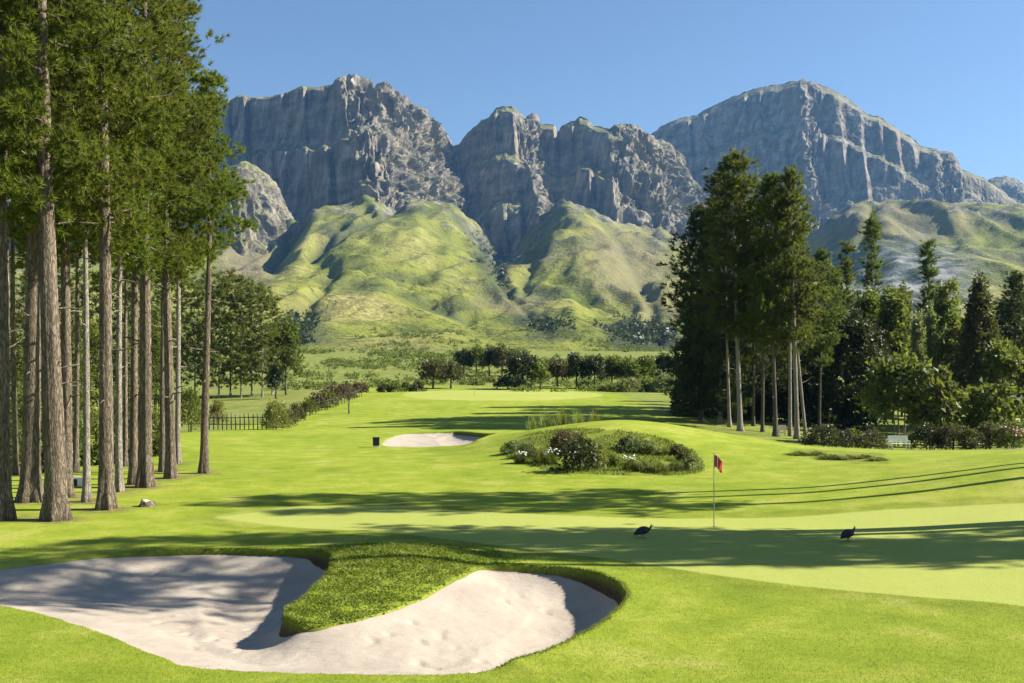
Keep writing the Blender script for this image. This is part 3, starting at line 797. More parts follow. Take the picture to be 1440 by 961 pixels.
LIBRARY = {}
def pine_parts(key):
    """crown meshes and limbs shared by several trees, built once per kind"""
    if key in LIBRARY: return LIBRARY[key]
    kind, var = key
    if kind == 'grove':     # tall plantation pine, lush crown of fine needles
        H, zc, Rad = 25, 9.6, 3.7
        limbs, V = pine_crown(100 + var, H, zc, Rad, 58, NEED, 17, 4.6, .36, 'old', -.05, .12); mat = M['needle']
    elif kind == 'high':
        H, zc, Rad = 35, 21.5, 3.6
        limbs, V = pine_crown(160 + var, H, zc, Rad, 42, NEED, 17, 5, .42, 'old', .0, .18); mat = M['needle']
    elif kind == 'slim':
        H, zc, Rad = 19, 10.5, 2.3
        limbs, V = pine_crown(140 + var, H, zc, Rad, 36, NEED, 15, 4.2, .32, 'old', .0, .25); mat = M['needle']
    elif kind == 'clump':   # the great layered pines across the fairway
        H, zc, Rad = 29, 10.5, 4.6
        limbs, V = pine_crown(180 + var, H, zc, Rad, 60, NEED_MID, 9, 5, .5, 'old', .1, .22); mat = M['needle_mid']
    elif kind == 'skirt':   # the same with branches almost to the ground
        H, zc, Rad = 28, 1.6, 4.8
        limbs, V = pine_crown(220 + var, H, zc, Rad, 92, NEED_MID, 9, 5, .65, 'full', .05); mat = M['needle_dark']
    elif kind == 'spire':
        H, zc, Rad = 26, 3, 2.6
        limbs, V = pine_crown(260 + var, H, zc, Rad, 66, NEED_MID, 6, 3.5, .45, 'cone', .1, .12); mat = M['needle_mid']
    elif kind == 'row':     # plantation edge behind the fence
        H, zc, Rad = 19, 2.2, 2.9
        limbs, V = pine_crown(300 + var, H, zc, Rad, 46, NEED_MID, 5, 3.6, .5, 'old', .2, .08); mat = M['needle_mid']
    me = tri_mesh(kind + '_crown', V, mat)
    LIBRARY[key] = (H, zc, limbs, me)
    return LIBRARY[key]

def pine(label, pos, kind, var, rz=0, r0=.35, scale=1.0, lean=(0, 0), group=None, bark_mat=None, sides=18, stubs=10, crown_mat=None, name='pine_tree', crown_scale=None, flare=.55, sweep=.08, crown_up=0.0):
    H, zc, limbs, me = pine_parts((kind, var))
    t = thing(name, label, 'tree', pos, rz, group)
    cs = crown_scale or scale
    # undo the turn so that the lean is given in world directions
    c, s = math.cos(-rz), math.sin(-rz); ln = (lean[0] * c - lean[1] * s, lean[0] * s + lean[1] * c)
    lb = [(p * np.array([cs, cs, scale]), L * cs) for p, L in limbs]
    b, P, tt = trunk_bm(hash(label) % 1000 if False else int(abs(pos[0] * 37 + pos[1] * 11)) % 997, H * scale, r0, ln, sides, 34, flare, (), stubs, zc * scale, sweep)
    zz = tt * H * scale
    for p, L in lb:
        z0 = p[0, 2]; o = np.array([np.interp(z0, zz, P[:, 0]), np.interp(z0, zz, P[:, 1]), 0])
        b.tube(p + o, np.linspace(.02 + .016 * L, .012, len(p)), 4, cap=False)
    obj('trunk', b.mesh('trunk', bark_mat or M['bark_near']), t)
    if crown_mat is not None:
        me2 = me.copy(); me2.materials.clear(); me2.materials.append(crown_mat); me = me2
    k = obj('crown', me, t)
    k.scale = (cs, cs, scale)
    # shear of a leaning stem: move the crown to the stem's offset at mid crown
    q = (zc * .45 + H * .55) * scale
    k.location = (float(np.interp(q, zz, P[:, 0])), float(np.interp(q, zz, P[:, 1])), crown_up)
    return t

def leafy_crown(seed, W, Dp, H, z0, ncl, tpl, clump=1.0, lump=.35, fill=.35, taper=0.0, dome=False):
    g = np.random.default_rng(seed)
    d = unit(g, ncl)
    if dome: d[:, 2] = np.abs(d[:, 2]) * 2 - 1 + .0 * d[:, 2]; d[:, :2] /= np.linalg.norm(d[:, :2], axis=1)[:, None]; d[:, :2] *= np.sqrt(np.clip(1 - ((d[:, 2:3] + 1) / 2) ** 2, 0, 1))
    else: d[:, 2] = np.where(d[:, 2] < -.55, -d[:, 2], d[:, 2])
    rr = g.uniform(fill, 1, ncl) ** .6
    bumps = 1 + lump * perlin(d * 1.7 + seed * 3.3) + lump * .5 * perlin(d * 4 + seed)
    c = d * (rr * bumps)[:, None] * np.array([W / 2, Dp / 2, H / 2]) + np.array([0, 0, z0 + H / 2])
    if taper: c[:, :2] *= np.clip(1.15 - taper * np.clip((c[:, 2] - z0) / H, 0, 1), .06, 1.2)[:, None]
    c[:, 2] = np.maximum(c[:, 2], z0 * .5 + .08)
    ax = d + g.normal(0, .4, (ncl, 3)) + np.array([0, 0, .3])
    return scatter(tpl, c, ax, g.uniform(.7, 1.3, ncl) * clump, g), c

def leafy(label, pos, W, H, z0, ncl, tpl, mat, seed, name='tree', cat='tree', group=None, clump=1.0, bark_mat=None, r0=.12, stems=1, lump=.35, dp=None, fill=.35, taper=0.0):
    t = thing(name, label, cat, pos, 0, group)
    V, c = leafy_crown(seed, W, dp or W, H - z0, z0, ncl, tpl, clump, lump, fill, taper, cat != 'tree' or z0 < .1 * H)
    g = np.random.default_rng(seed + 5)
    b = MB()
    for k in range(stems):
        o = np.array([g.normal(0, .08 * W) if stems > 1 else 0, g.normal(0, .08 * W) if stems > 1 else 0, 0])
        top = np.array([o[0] * 1.6, o[1] * 1.6, z0 + (H - z0) * .75])
        s = np.linspace(0, 1, 7)[:, None]
        P = o * (1 - s) + top * s + np.sin(s * 4 + seed) * .03 * H * s * np.array([1, .6, 0]); P[0, 2] = -.15
        b.tube(P, r0 * np.linspace(1.25, .2, 7), 7)
        for j in range(min(9, len(c))):
            q = c[g.integers(0, len(c))]; m0 = P[3 if q[2] > P[3, 2] else 2]
            b.tube(np.array([m0, (m0 + q) / 2 + [0, 0, .04 * H], q]), [r0 * .5, r0 * .3, r0 * .1], 5, cap=False)
    obj('trunk' if cat == 'tree' else 'stem', b.mesh('stem', bark_mat or M['bark_grey']), t)
    obj('crown' if cat == 'tree' else 'foliage', tri_mesh('foliage', V, mat), t)
    return t

def tuft(label, pos, W, H, n, mat, seed, name='grass_tuft', group=None, upright=.5, bw=.03, fl=None):
    """arching blades from one root"""
    g = np.random.default_rng(seed)
    az = g.uniform(0, 6.28, n); out = g.uniform(.05, 1, n) ** .7 * W / 2; h = H * g.uniform(.4, 1.1, n) * (1 - .55 * (out / W * 2) ** 1.5)
    root = np.stack([np.cos(az), np.sin(az), 0 * az], 1) * (out * .75 * g.uniform(.3, 1, n))[:, None]
    d = np.stack([np.cos(az), np.sin(az), 0 * az], 1) * out[:, None]
    mid = root * .6 + d * .5 + np.stack([0 * h, 0 * h, h * .75], 1)
    tip = root * .3 + d * 1.1 + np.stack([0 * h, 0 * h, h * (upright + (1 - upright) * g.uniform(.35, .9, n))], 1)
    sd = np.stack([-np.sin(az), np.cos(az), 0 * az], 1) * bw / 2
    root[:, 2] -= .05
    V = np.stack([root - sd, root + sd, mid + sd * .8, mid - sd * .8, tip], 1).reshape(-1, 3)
    k = np.arange(n)[:, None] * 5
    me = mesh_np('blades', V, [k + np.array([[2, 3, 4]]), k + np.array([[0, 1, 2, 3]])], mat, False)
    t = obj(name, me, None, pos); t['label'] = label; t['category'] = 'plant'
    if group: t['group'] = group
    if fl is not None:
        m = MB()
        for i in range(13):
            a_, rr, hh = g.uniform(0, 6.28), W / 2 * g.uniform(.2, .9), H * g.uniform(.6, 1.0)
            m.box((rr * math.cos(a_), rr * math.sin(a_), hh), (.09, .09, .05), g.uniform(0, 3), .02)
        obj('blossom', m.mesh('blossom', fl), t)
    return t

# --- grove of tall pines on the near side: (base px, base py, px at the canopy edge (y=330), trunk radius, kind, variant)
GROVE = [
 (2, 731, -2, .40, 'grove', 0, 'tall pine whose trunk is cut by the photo edge beside the shadowed wide trunk'),
 (43, 706, 46, .46, 'grove', 1, 'thick pine with a broad half black trunk swelling wide at the foot'),
 (80, 731, 72, .45, 'grove', 2, 'deeply ridged pine with root buttresses, in front of all the others by the big bunker'),
 (93, 700, 90, .30, 'grove', 3, 'pine half hidden directly behind the deeply ridged buttressed trunk'),
 (122, 706, 117, .17, 'slim', 0, 'thin pale pine standing alone between the ridged trunk and the smooth thick one'),
 (149, 716, 152, .34, 'grove', 4, 'straight smooth thick pine with one narrow dark edge, behind the stump'),
 (167, 692, 166, .17, 'slim', 1, 'thin pine close behind the straight smooth thick trunk'),
 (188, 682, 189, .21, 'grove', 0, 'dark shaded pine pressed against the thick flared trunk'),
 (204, 686, 205, .38, 'grove', 5, 'thick pine with flared foot, dark on one side, uphill from the stump'),
 (229, 664, 227, .20, 'slim', 2, 'narrow black trunked pine beside the last thick pair at the grove edge'),
 (240, 673, 238, .31, 'grove', 3, 'dark pine with a pale edge, second last toward the open fairway'),
 (250, 652, 249, .17, 'grove', 1, 'slender lit pine just behind the second last trunk at the grove edge'),
 (287, 666, 290, .24, 'slim', 3, 'lone slender pine standing apart at the open edge of the grove'),
 (22, 668, 24, .17, 'slim', 1, 'slim pine deep in the grove showing beside the half black trunk'),
 (107, 664, 106, .16, 'slim', 2, 'slim shaded pine deep in the grove behind the small white box'),
 (176, 655, 177, .15, 'slim', 0, 'slim pine deep in the grove before the dark shaded pine'),
 (64, 655, 60, .16, 'grove', 4, 'thin pine deep in the grove between the half black and ridged trunks'),
]
for i, (bx, by, tx, r0, kind, var, lab) in enumerate(GROVE):
    x, y, z = spot(bx, by)
    Hk = 25 if kind == 'grove' else 19
    lean_per_m = (tx - bx) / F * y / ((by - 330) / F * y)
    sc = [1.08, 1.0, 1.12, 1.05, .98, 1.1, .95, 1.0, 1.06, 1.0, 1.0, 1.04, 1.03, 1.1, 1.1, 1.05, 1.1][i]
    pine(lab, (x, y, z - .05), kind, var, rz=i * 1.3, r0=r0 * (.84 if r0 > .25 else .95), scale=sc, lean=(lean_per_m * Hk * sc + .25 * math.sin(i * 2.3), .3 * math.cos(i * 1.7)), group='tall pines of the near grove',
         bark_mat=M['bark_pale'] if i in (4, 6, 11) else M['bark_near'], sides=26 if r0 > .28 else 16, stubs=16 if i in (1, 5) else 8,
         sweep=.13, crown_scale=(1.0 if kind == 'grove' else .95) * (1.0 if i != 10 else .8), flare=.5 if r0 > .3 else .4)

# --- pines out of view that throw the long shadows over the green and the bunker
def shadow_pine(xt, yt, base_x, kind, var, sc, r0=.3):
    y = yt + (base_x - xt) * math.tan(R(SUN_AZ))
    pine('tall pine out of frame whose long shadow stripes the green', (base_x, y, gz(base_x, y) - .05), kind, var, rz=var + base_x, r0=r0, scale=sc,
         group='pines beyond the frame that shade the green', sides=12, stubs=0, crown_scale=sc * (.72 if kind == 'slim' else 1))
for a_ in [(-8, 23.4, 24, 'high', 0, 1.0), (-8, 25.4, 21, 'high', 1, .95), (-6.0, 28.6, 27, 'slim', 2, 1.3), (1.5, 27.6, 27, 'slim', 1, 1.25), (-1.0, 28.6, 24, 'slim', 0, 1.2), (8.5, 26.6, 33, 'slim', 3, 1.3), (12.5, 27.2, 37, 'slim', 1, 1.3),
           (14.5, 28.8, 38, 'slim', 2, 1.3), (15.5, 26.4, 40, 'slim', 0, 1.3), (-9.5, 28.6, 22, 'slim', 3, 1.3),
           (-1.5, 38.2, 28, 'slim', 2, 1.45), (3.5, 36.3, 29, 'slim', 3, 1.35), (-5.0, 39.6, 27.5, 'slim', 1, 1.4)]:
    shadow_pine(*a_)

# --- the clump of great pines across the fairway
CL = [ # px, D, top py, kind, var, crown scale, r0, bark, lean px, label
 (986, 113, 292, 'skirt', 0, .92, .3, 'bark_grey', 0, 'dark pine branched almost to the ground on the open side of the great clump'),
 (1013, 110, 238, 'skirt', 1, .8, .27, 'bark_pale', 4, 'tall dark pine rising behind the brightest lone trunk of the clump'),
 (1041, 101, 216, 'clump', 0, .98, .3, 'bark_pale', -8, 'tallest pine of the clump, with a bright pale trunk standing by itself'),
 (1026, 106, 262, 'clump', 1, .8, .2, 'bark_pale', -6, 'slim pine with lit trunk just beside the tallest pine of the clump'),
 (1033, 112, 270, 'clump', 2, .75, .18, 'bark_grey', 0, 'slim shaded pine half hidden by the tallest pine of the clump'),
 (1059, 110, 285, 'clump', 3, .7, .2, 'bark_grey', 2, 'shaded pine in the gap between the tallest pine and the middle trunks'),
 (1072, 103, 256, 'clump', 1, .72, .2, 'bark_grey', 3, 'middle pine of the clump with a thin dull trunk'),
 (1091, 98, 248, 'clump', 2, .78, .27, 'bark_grey', -6, 'thick trunked middle pine of the clump beside the pale board'),
 (1111, 100, 262, 'clump', 3, .7, .22, 'bark_pale', 0, 'pine paired with the flat topped one, its trunk just inside'),
 (1121, 96.5, 238, 'clump', 0, .72, .27, 'bark_pale', -6, 'flat topped pine with a long bare lit trunk at the outer end of the clump'),
 (1133, 104, 305, 'clump', 2, .74, .2, 'bark_pale', -19, 'pine with a leaning pale trunk at the outer end of the clump'),
 (1048, 121, 305, 'skirt', 0, .7, .22, 'bark_grey', 0, 'dark pine deep in the clump behind the tallest one'),
 (1092, 127, 318, 'skirt', 1, .7, .22, 'bark_grey', 0, 'dark pine deep in the clump behind the middle trunks'),
 (1020, 132, 330, 'skirt', 0, .75, .22, 'bark_grey', 0, 'dark pine deep in the clump behind its open side'),
 (1152, 112, 352, 'clump', 1, .68, .2, 'bark_grey', 3, 'lower bright green pine between the clump and the black round tree'),
]
for i, (px, D, ty, kind, var, cs, r0, bk, ln, lab) in enumerate(CL):
    x, y, z = spot_d(px, D)
    Ht = (HY - ty) / F * D + CAMZ - z
    H0 = pine_parts((kind, var))[0]; sc = Ht / H0
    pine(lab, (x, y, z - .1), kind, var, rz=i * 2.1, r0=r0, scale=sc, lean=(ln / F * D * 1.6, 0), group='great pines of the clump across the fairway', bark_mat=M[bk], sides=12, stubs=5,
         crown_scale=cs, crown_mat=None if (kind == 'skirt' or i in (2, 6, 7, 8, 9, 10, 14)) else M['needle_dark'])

# --- conifers and leafy trees further along that side
CON = [(1226, 150, 300, 'spire', 0, 1.05, 'narrow conifer spire taller than all the others above the thicket'),
       (1306, 148, 338, 'spire', 1, 1.0, 'narrow conifer spire above the two pale poplars'),
       (1190, 142, 342, 'spire', 2, .95, 'narrow dull conifer next to the great pine clump, above the black round tree'),
       (1172, 136, 375, 'spire', 0, .85, 'shorter conifer wedged between the clump and the dull narrow conifer'),
       (1428, 122, 384, 'skirt', 0, .62, 'dark rounded pine rising past the broad olive brown cypress'),
       (1466, 126, 372, 'skirt', 1, .7, 'dark pine half out of frame past the rounded dark pine'),
       (1410, 140, 420, 'spire', 1, 1.3, 'olive conifer showing between the cypress and the rounded dark pine')]
for i, (px, D, ty, kind, var, cs, lab) in enumerate(CON):
    x, y, z = spot_d(px, D); Ht = (HY - ty) / F * D + CAMZ - z
    pine(lab, (x, y, z - .1), kind, var, rz=i * 1.7 + .4, r0=.22, scale=Ht / pine_parts((kind, var))[0], group='conifers above the thicket', bark_mat=M['bark_grey'], sides=8, stubs=0,
         crown_scale=cs, crown_mat=M['needle_tan'] if i == 6 else None, name='conifer')

def tree_px(label, px, top, w, D, mat, seed, base=None, z0f=.2, ncl=None, tpl=None, clump=None, name='tree', cat='tree', group=None, r0=.14, stems=1, bark_mat=None, lump=.35, dpf=1.0, fill=.35, pos=None, taper=0.0):
    """tree or bush given by the photo column, the row of its top and its width in photo pixels, at distance D"""
    x, y, z = pos or spot_d(px, D)
    W = w / F * y; H = (HY - top) / F * y + CAMZ - z
    if tpl is None: tpl = LEAF_FAR if y > 80 else LEAF
    if clump is None: clump = .9 if y > 80 else 1.0
    if ncl is None:
        a_ = {id(LEAF_FAR): .75, id(LEAF): .38, id(LEAF_S): .2}[id(tpl)] * clump
        ncl = int(np.clip(1.5 * (W * W + 2 * W * H) / a_ ** 2 * .42, 40, 1400))
    return leafy(label, (x, y, z - .03), W, H, H * z0f, ncl, tpl, mat, seed, name, cat, group, clump, bark_mat, r0, stems, lump, W * dpf, fill, taper)

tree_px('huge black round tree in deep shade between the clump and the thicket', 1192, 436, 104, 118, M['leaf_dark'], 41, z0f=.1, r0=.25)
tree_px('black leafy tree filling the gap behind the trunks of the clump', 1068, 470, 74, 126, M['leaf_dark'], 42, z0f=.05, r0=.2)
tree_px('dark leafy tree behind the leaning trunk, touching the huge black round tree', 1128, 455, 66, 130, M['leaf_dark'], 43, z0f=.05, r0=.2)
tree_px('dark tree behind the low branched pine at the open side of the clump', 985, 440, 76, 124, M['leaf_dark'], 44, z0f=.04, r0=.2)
tree_px('slender light green tree catching the sun over the black round tree', 1222, 408, 44, 134, M['leaf_mid'], 45, z0f=.12)
tree_px('slender sunlit tree with a pointed head beside the two pale poplars', 1256, 402, 46, 130, M['leaf_mid'], 46, z0f=.12)
tree_px('pale columnar poplar, the shorter of the two in the dark gap', 1291, 430, 15, 124, M['leaf_pale'], 47, z0f=.1, clump=.6, lump=.15, name='poplar_tree')
tree_px('pale columnar poplar, the taller of the two in the dark gap', 1309, 420, 17, 126, M['leaf_pale'], 48, z0f=.1, clump=.6, lump=.15, name='poplar_tree')
tree_px('golden green tree with a lit top next to the taller pale poplar', 1328, 400, 40, 134, M['leaf_bright'], 49, z0f=.15)
tree_px('dark tree filling the gap behind the two pale poplars', 1298, 452, 56, 140, M['leaf_dark'], 50, z0f=.05)
tree_px('olive green leafy tree midway between the two tallest spires', 1268, 400, 50, 146, M['leaf_olive'], 58, z0f=.08)
tree_px('round dark green tree close beside the broad olive brown cypress', 1344, 436, 52, 126, M['leaf_mid'], 59, z0f=.06)
tree_px('shaded green tree between the cypress and the dark gap', 1345, 455, 60, 118, M['leaf_mid'], 51, z0f=.1)
tree_px('spreading light green tree low in front of the black round tree', 1262, 498, 92, 92, M['leaf_mid'], 52, z0f=.12, stems=3, bark_mat=M['bark_pale'], r0=.08)
tree_px('lush light green tree with a domed sunlit crown above the brown shrubs', 1322, 520, 78, 88, M['leaf_olive'], 53, z0f=.09, stems=3, r0=.09)
tree_px('low yellow green tree at the end of the shrubs by the frame', 1402, 538, 82, 87, M['leaf_olive'], 54, z0f=.08, stems=3, r0=.09)
tree_px('dark green tree standing behind the low yellow green one', 1408, 482, 62, 108, M['leaf_mid'], 55, z0f=.1)
tree_px('olive tree cut by the frame beyond the pink flowering shrub', 1462, 500, 70, 96, M['leaf_brown'], 56, z0f=.1)

G_SH = 'shrubs along the edge of the lawn'
for k, (px, top, w, D, mt, lab) in enumerate([
    (1164, 600, 72, 74, 'leaf_dark', 'wide low black green bush beneath the leaning pine trunk'),
    (1203, 607, 40, 75, 'leaf_mid', 'mid green bush joining the black green bush and the olive one'),
    (1226, 606, 50, 72, 'leaf_brown', 'round olive brown bush beside the pale bench'),
    (1305, 596, 52, 73, 'leaf_dark', 'dark bush on the far side of the pale bench'),
    (1338, 598, 46, 72, 'leaf_brown', 'olive shrub next to the dark bush past the bench'),
    (1366, 604, 36, 71, 'leaf_brown', 'low brown shrub between two olive shrubs'),
    (1392, 596, 44, 72, 'leaf_brown', 'olive brown shrub beside the pink flowering shrub'),
    (1452, 592, 46, 72, 'leaf_mid', 'green shrub at the frame edge past the pink flowers')]):
    tree_px(lab, px, top, w, D, M[mt], 60 + k, z0f=.06, tpl=LEAF, clump=.85, name='bush', cat='bush', group=G_SH, r0=.03, stems=4)
tree_px('broad olive brown cypress with a pointed top', 1378, 386, 88, 112, M['needle_tan'], 57, z0f=.04, name='cypress_tree', taper=.75, lump=.2, clump=.7)
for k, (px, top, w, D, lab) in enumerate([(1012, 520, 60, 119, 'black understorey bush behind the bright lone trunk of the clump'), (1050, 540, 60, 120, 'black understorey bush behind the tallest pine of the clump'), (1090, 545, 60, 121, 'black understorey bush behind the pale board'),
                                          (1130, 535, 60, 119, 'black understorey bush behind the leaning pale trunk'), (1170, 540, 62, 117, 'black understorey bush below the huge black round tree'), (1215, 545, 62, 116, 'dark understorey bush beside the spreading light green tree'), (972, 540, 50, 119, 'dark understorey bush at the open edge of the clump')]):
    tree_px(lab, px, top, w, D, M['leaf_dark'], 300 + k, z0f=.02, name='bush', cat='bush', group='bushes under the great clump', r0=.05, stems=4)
for k, (px, top, w, D, mt, lab) in enumerate([(14, 470, 60, 84, 'leaf_mid', 'green undergrowth tree seen between the edge trunk and the half black trunk'), (60, 430, 50, 92, 'leaf_bright', 'light green undergrowth tree between the half black and ridged trunks'), (104, 450, 40, 88, 'leaf_mid', 'undergrowth tree behind the thin pale pine'),
                                              (135, 440, 46, 94, 'leaf_bright', 'bright undergrowth tree between the thin pale pine and the straight smooth trunk'), (178, 470, 46, 82, 'leaf_mid', 'undergrowth shrub tree before the dark shaded pine'), (217, 430, 46, 96, 'leaf_mid', 'undergrowth tree between the flared trunk and the narrow black trunk'),
                                              (36, 560, 60, 70, 'leaf_mid', 'low bush in the grove beside the half black trunk'), (178, 570, 40, 66, 'leaf_brown', 'low brown bush in the grove by the flared trunk'), (135, 575, 40, 72, 'leaf_gold', 'low golden bush in the grove behind the straight smooth trunk'),
        (6, 590, 50, 62, 'leaf_mid', 'low green bush at the frame edge inside the grove'), (66, 580, 44, 66, 'leaf_bright', 'light green bush low between the half black and the ridged trunks'), (108, 590, 40, 60, 'leaf_mid', 'low green bush just behind the small white box'),
        (160, 545, 40, 78, 'leaf_mid', 'taller green bush showing past the straight smooth trunk'), (218, 575, 36, 74, 'leaf_bright', 'light green bush between the flared trunk and the narrow black trunk'), (192, 555, 36, 76, 'leaf_dark', 'dark bush showing behind the dark shaded pine'), (90, 520, 50, 80, 'leaf_mid', 'tall green thicket bush right behind the ridged trunk'),
        (18, 628, 44, 52, 'leaf_mid', 'small green bush on the grass behind the edge trunk'), (64, 634, 36, 50, 'leaf_brown', 'small brown bush on the grass behind the half black trunk'), (136, 626, 30, 54, 'leaf_mid', 'small green bush on the grass between the thin pale and the smooth trunk'),
        (176, 624, 34, 55, 'leaf_brown', 'small brown bush on the grass before the dark shaded pine'), (220, 618, 30, 60, 'leaf_mid', 'small green bush on the grass past the flared trunk')]):
    tree_px(lab, px, top, w, D, M[mt], 320 + k, z0f=.04, tpl=LEAF, clump=1.25, name='undergrowth_tree', group='undergrowth of the grove', r0=.06, stems=3, lump=.45)
fs = tree_px('shrub dotted with pink flowers among the brown shrubs', 1420, 592, 40, 70.5, M['leaf_mid'], 71, z0f=.06, tpl=LEAF, clump=.8, name='flowering_shrub', cat='bush', group=G_SH, r0=.03, stems=4)
g = np.random.default_rng(3); m = MB()
for i in range(26):
    d = unit(g, 1)[0]; d[2] = abs(d[2]); d[1] = -abs(d[1])
    m.box(np.array([0, 0, .95]) + d * np.array([1.05, 1.05, 1.0]) * g.uniform(.8, 1.02), (.13, .13, .1), g.uniform(0, 3), .02)
obj('blossom', m.mesh('blossom', M['flower_pink']), fs)

# --- plantation edge behind the fence
ROWT = [(10, 178, 372), (38, 172, 382), (66, 178, 375), (92, 170, 386), (116, 178, 378), (140, 170, 388), (164, 178, 380), (186, 171, 390), (208, 178, 384), (231, 170, 392), (254, 177, 386), (274, 168, 396), (291, 176, 384),
        (308, 166, 388), (324, 175, 383), (339, 167, 392), (354, 175, 396), (369, 168, 402), (383, 176, 418)]
for i, (px, D, ty) in enumerate(ROWT):
    x, y, z = spot_d(px, D); Ht = (HY - ty) / F * D + CAMZ - z
    if i < 13: lab = 'green plantation pine seen only between the grove trunks'
    else: lab = ['plantation pine just past the lone slender trunk', 'tallest plantation pine behind the picket fence', 'plantation pine with full skirts above the picket fence', 'plantation pine above the end of the pickets',
                 'plantation pine stepping down toward the meadow', 'last plantation pine before the pale round tree'][i - 13]
    pine(lab, (x, y, z - .1), 'row', i % 3, rz=i * 1.1, r0=.17, scale=Ht / 19, group='plantation pines glimpsed through the grove' if i < 13 else 'plantation pines behind the fence',
         bark_mat=M['bark_pale'], sides=8, stubs=0, crown_scale=1.15, crown_mat=M['needle_row'])
tree_px('pale round tree ending the plantation toward the meadow', 402, 448, 42, 172, M['leaf_mid'], 80, z0f=.12)
tree_px('small dark tree at the foot of the pale round tree', 388, 512, 18, 160, M['leaf_dark'], 81, z0f=.1)

# --- shrubs and picket fence at the edge of the lawn
BU = 'shrubs by the picket fence'
for k, (px, by, w, h, mt, lab) in enumerate([
    (268, 608, 36, 64, 'leaf_bright', 'tall bright green shrub between the grove edge and the lone slender trunk'),
    (306, 596, 26, 34, 'leaf_gold', 'golden shrub behind the first pickets'),
    (389, 604, 40, 40, 'leaf_gold', 'golden topped shrub closing the end of the picket fence'),
    (404, 600, 24, 24, 'leaf_brown', 'brown low shrub touching the golden topped one'),
    (418, 592, 26, 24, 'leaf_brown', 'grey brown shrub on the sloping hedge line, below the others'),
    (433, 585, 26, 24, 'leaf_mid', 'dull green shrub midway up the sloping hedge line'),
    (447, 578, 26, 24, 'leaf_brown', 'brown shrub in the upper half of the sloping hedge line'),
    (462, 571, 26, 24, 'leaf_mid', 'dark green shrub beneath the russet bushes'),
    (466, 561, 28, 20, 'leaf_red', 'russet bush beginning the reddish patch behind the sapling'),
    (484, 557, 30, 20, 'leaf_red', 'russet bush directly behind the forked sapling'),
    (506, 553, 26, 14, 'leaf_red', 'small russet bush ending the reddish patch'),
    (540, 553, 18, 12, 'leaf_brown', 'small brown bush starting the low hedge by the far green'),
    (556, 553, 20, 13, 'leaf_mid', 'small green bush second along the low hedge by the far green'),
    (572, 554, 20, 13, 'leaf_mid', 'small green bush in the middle of the low hedge by the far green'),
    (588, 554, 18, 14, 'leaf_brown', 'small brown bush beside the two round brown trees')]):
    D = at0(px, by)[1] if by > 575 else {561: 150, 557: 158, 571: 135, 553: 178, 554: 182}[by]
    p = spot_d(px, D); top = HY + (CAMZ - p[2]) * F / D - h
    tree_px(lab, px, top, w, D, M[mt], 90 + k, z0f=.05, tpl=LEAF if D < 120 else LEAF_FAR, clump=.9 if D < 120 else .6, name='bush', cat='bush', group=BU, r0=.03, stems=4, pos=p)

xs0 = [spot(292 + 6.2 * k, 604.0) for k in range(14)]
fx, fy, fz = xs0[6]
fence = thing('picket_fence', 'dark picket fence of upright stakes at the lawn edge', 'fence', (fx, fy, fz))
gp = np.random.default_rng(8)
Yf = np.mean([p[1] for p in xs0])
line = [((px - CX) / F * Yf, Yf) for px in np.arange(288, 376, 6.2)]
ctrl = np.array([[(376 - CX) / F * Yf, Yf], [-24.2, 105], [-25.0, 120], [-24.0, 135], [-24.2, 160]])
tt = np.linspace(0, 4, 42)
line2 = [(np.interp(t, range(5), ctrl[:, 0]), np.interp(t, range(5), ctrl[:, 1])) for t in tt[1:]]
for k, (x, y) in enumerate(line + line2):
    h = gp.uniform(1.45, 1.75); w = .10
    b = MB(); z = gz(x, y)
    b.tube(np.array([[0, 0, -.3], [0, 0, h * .5], [gp.normal(0, .03), 0, h - .12], [gp.normal(0, .03), 0, h]]), [w / 2, w / 2, w / 2 * .9, .012], 6)
    obj('picket', b.mesh('picket', M['wood_dark']), fence, (x - fx, y - fy, z - fz))
b = MB()
for hh in (.5, 1.15):
    pp = np.array([[x - fx, y - fy, gz(x, y) - fz + hh] for x, y in line + line2])
    b.tube(pp, .035, 5)
obj('rail', b.mesh('rail', M['wood_dark']), fence)

# forked sapling
x, y, z = spot(490, 582)
leafy('forked reddish sapling standing alone on the lawn before the russet bushes', (x, y, z), 30 / F * y, 42 / F * y, 1.3, 30, LEAF, M['leaf_red'], 130, 'sapling_tree', 'tree', None, .7, M['bark_grey'], .06, 3, .4)

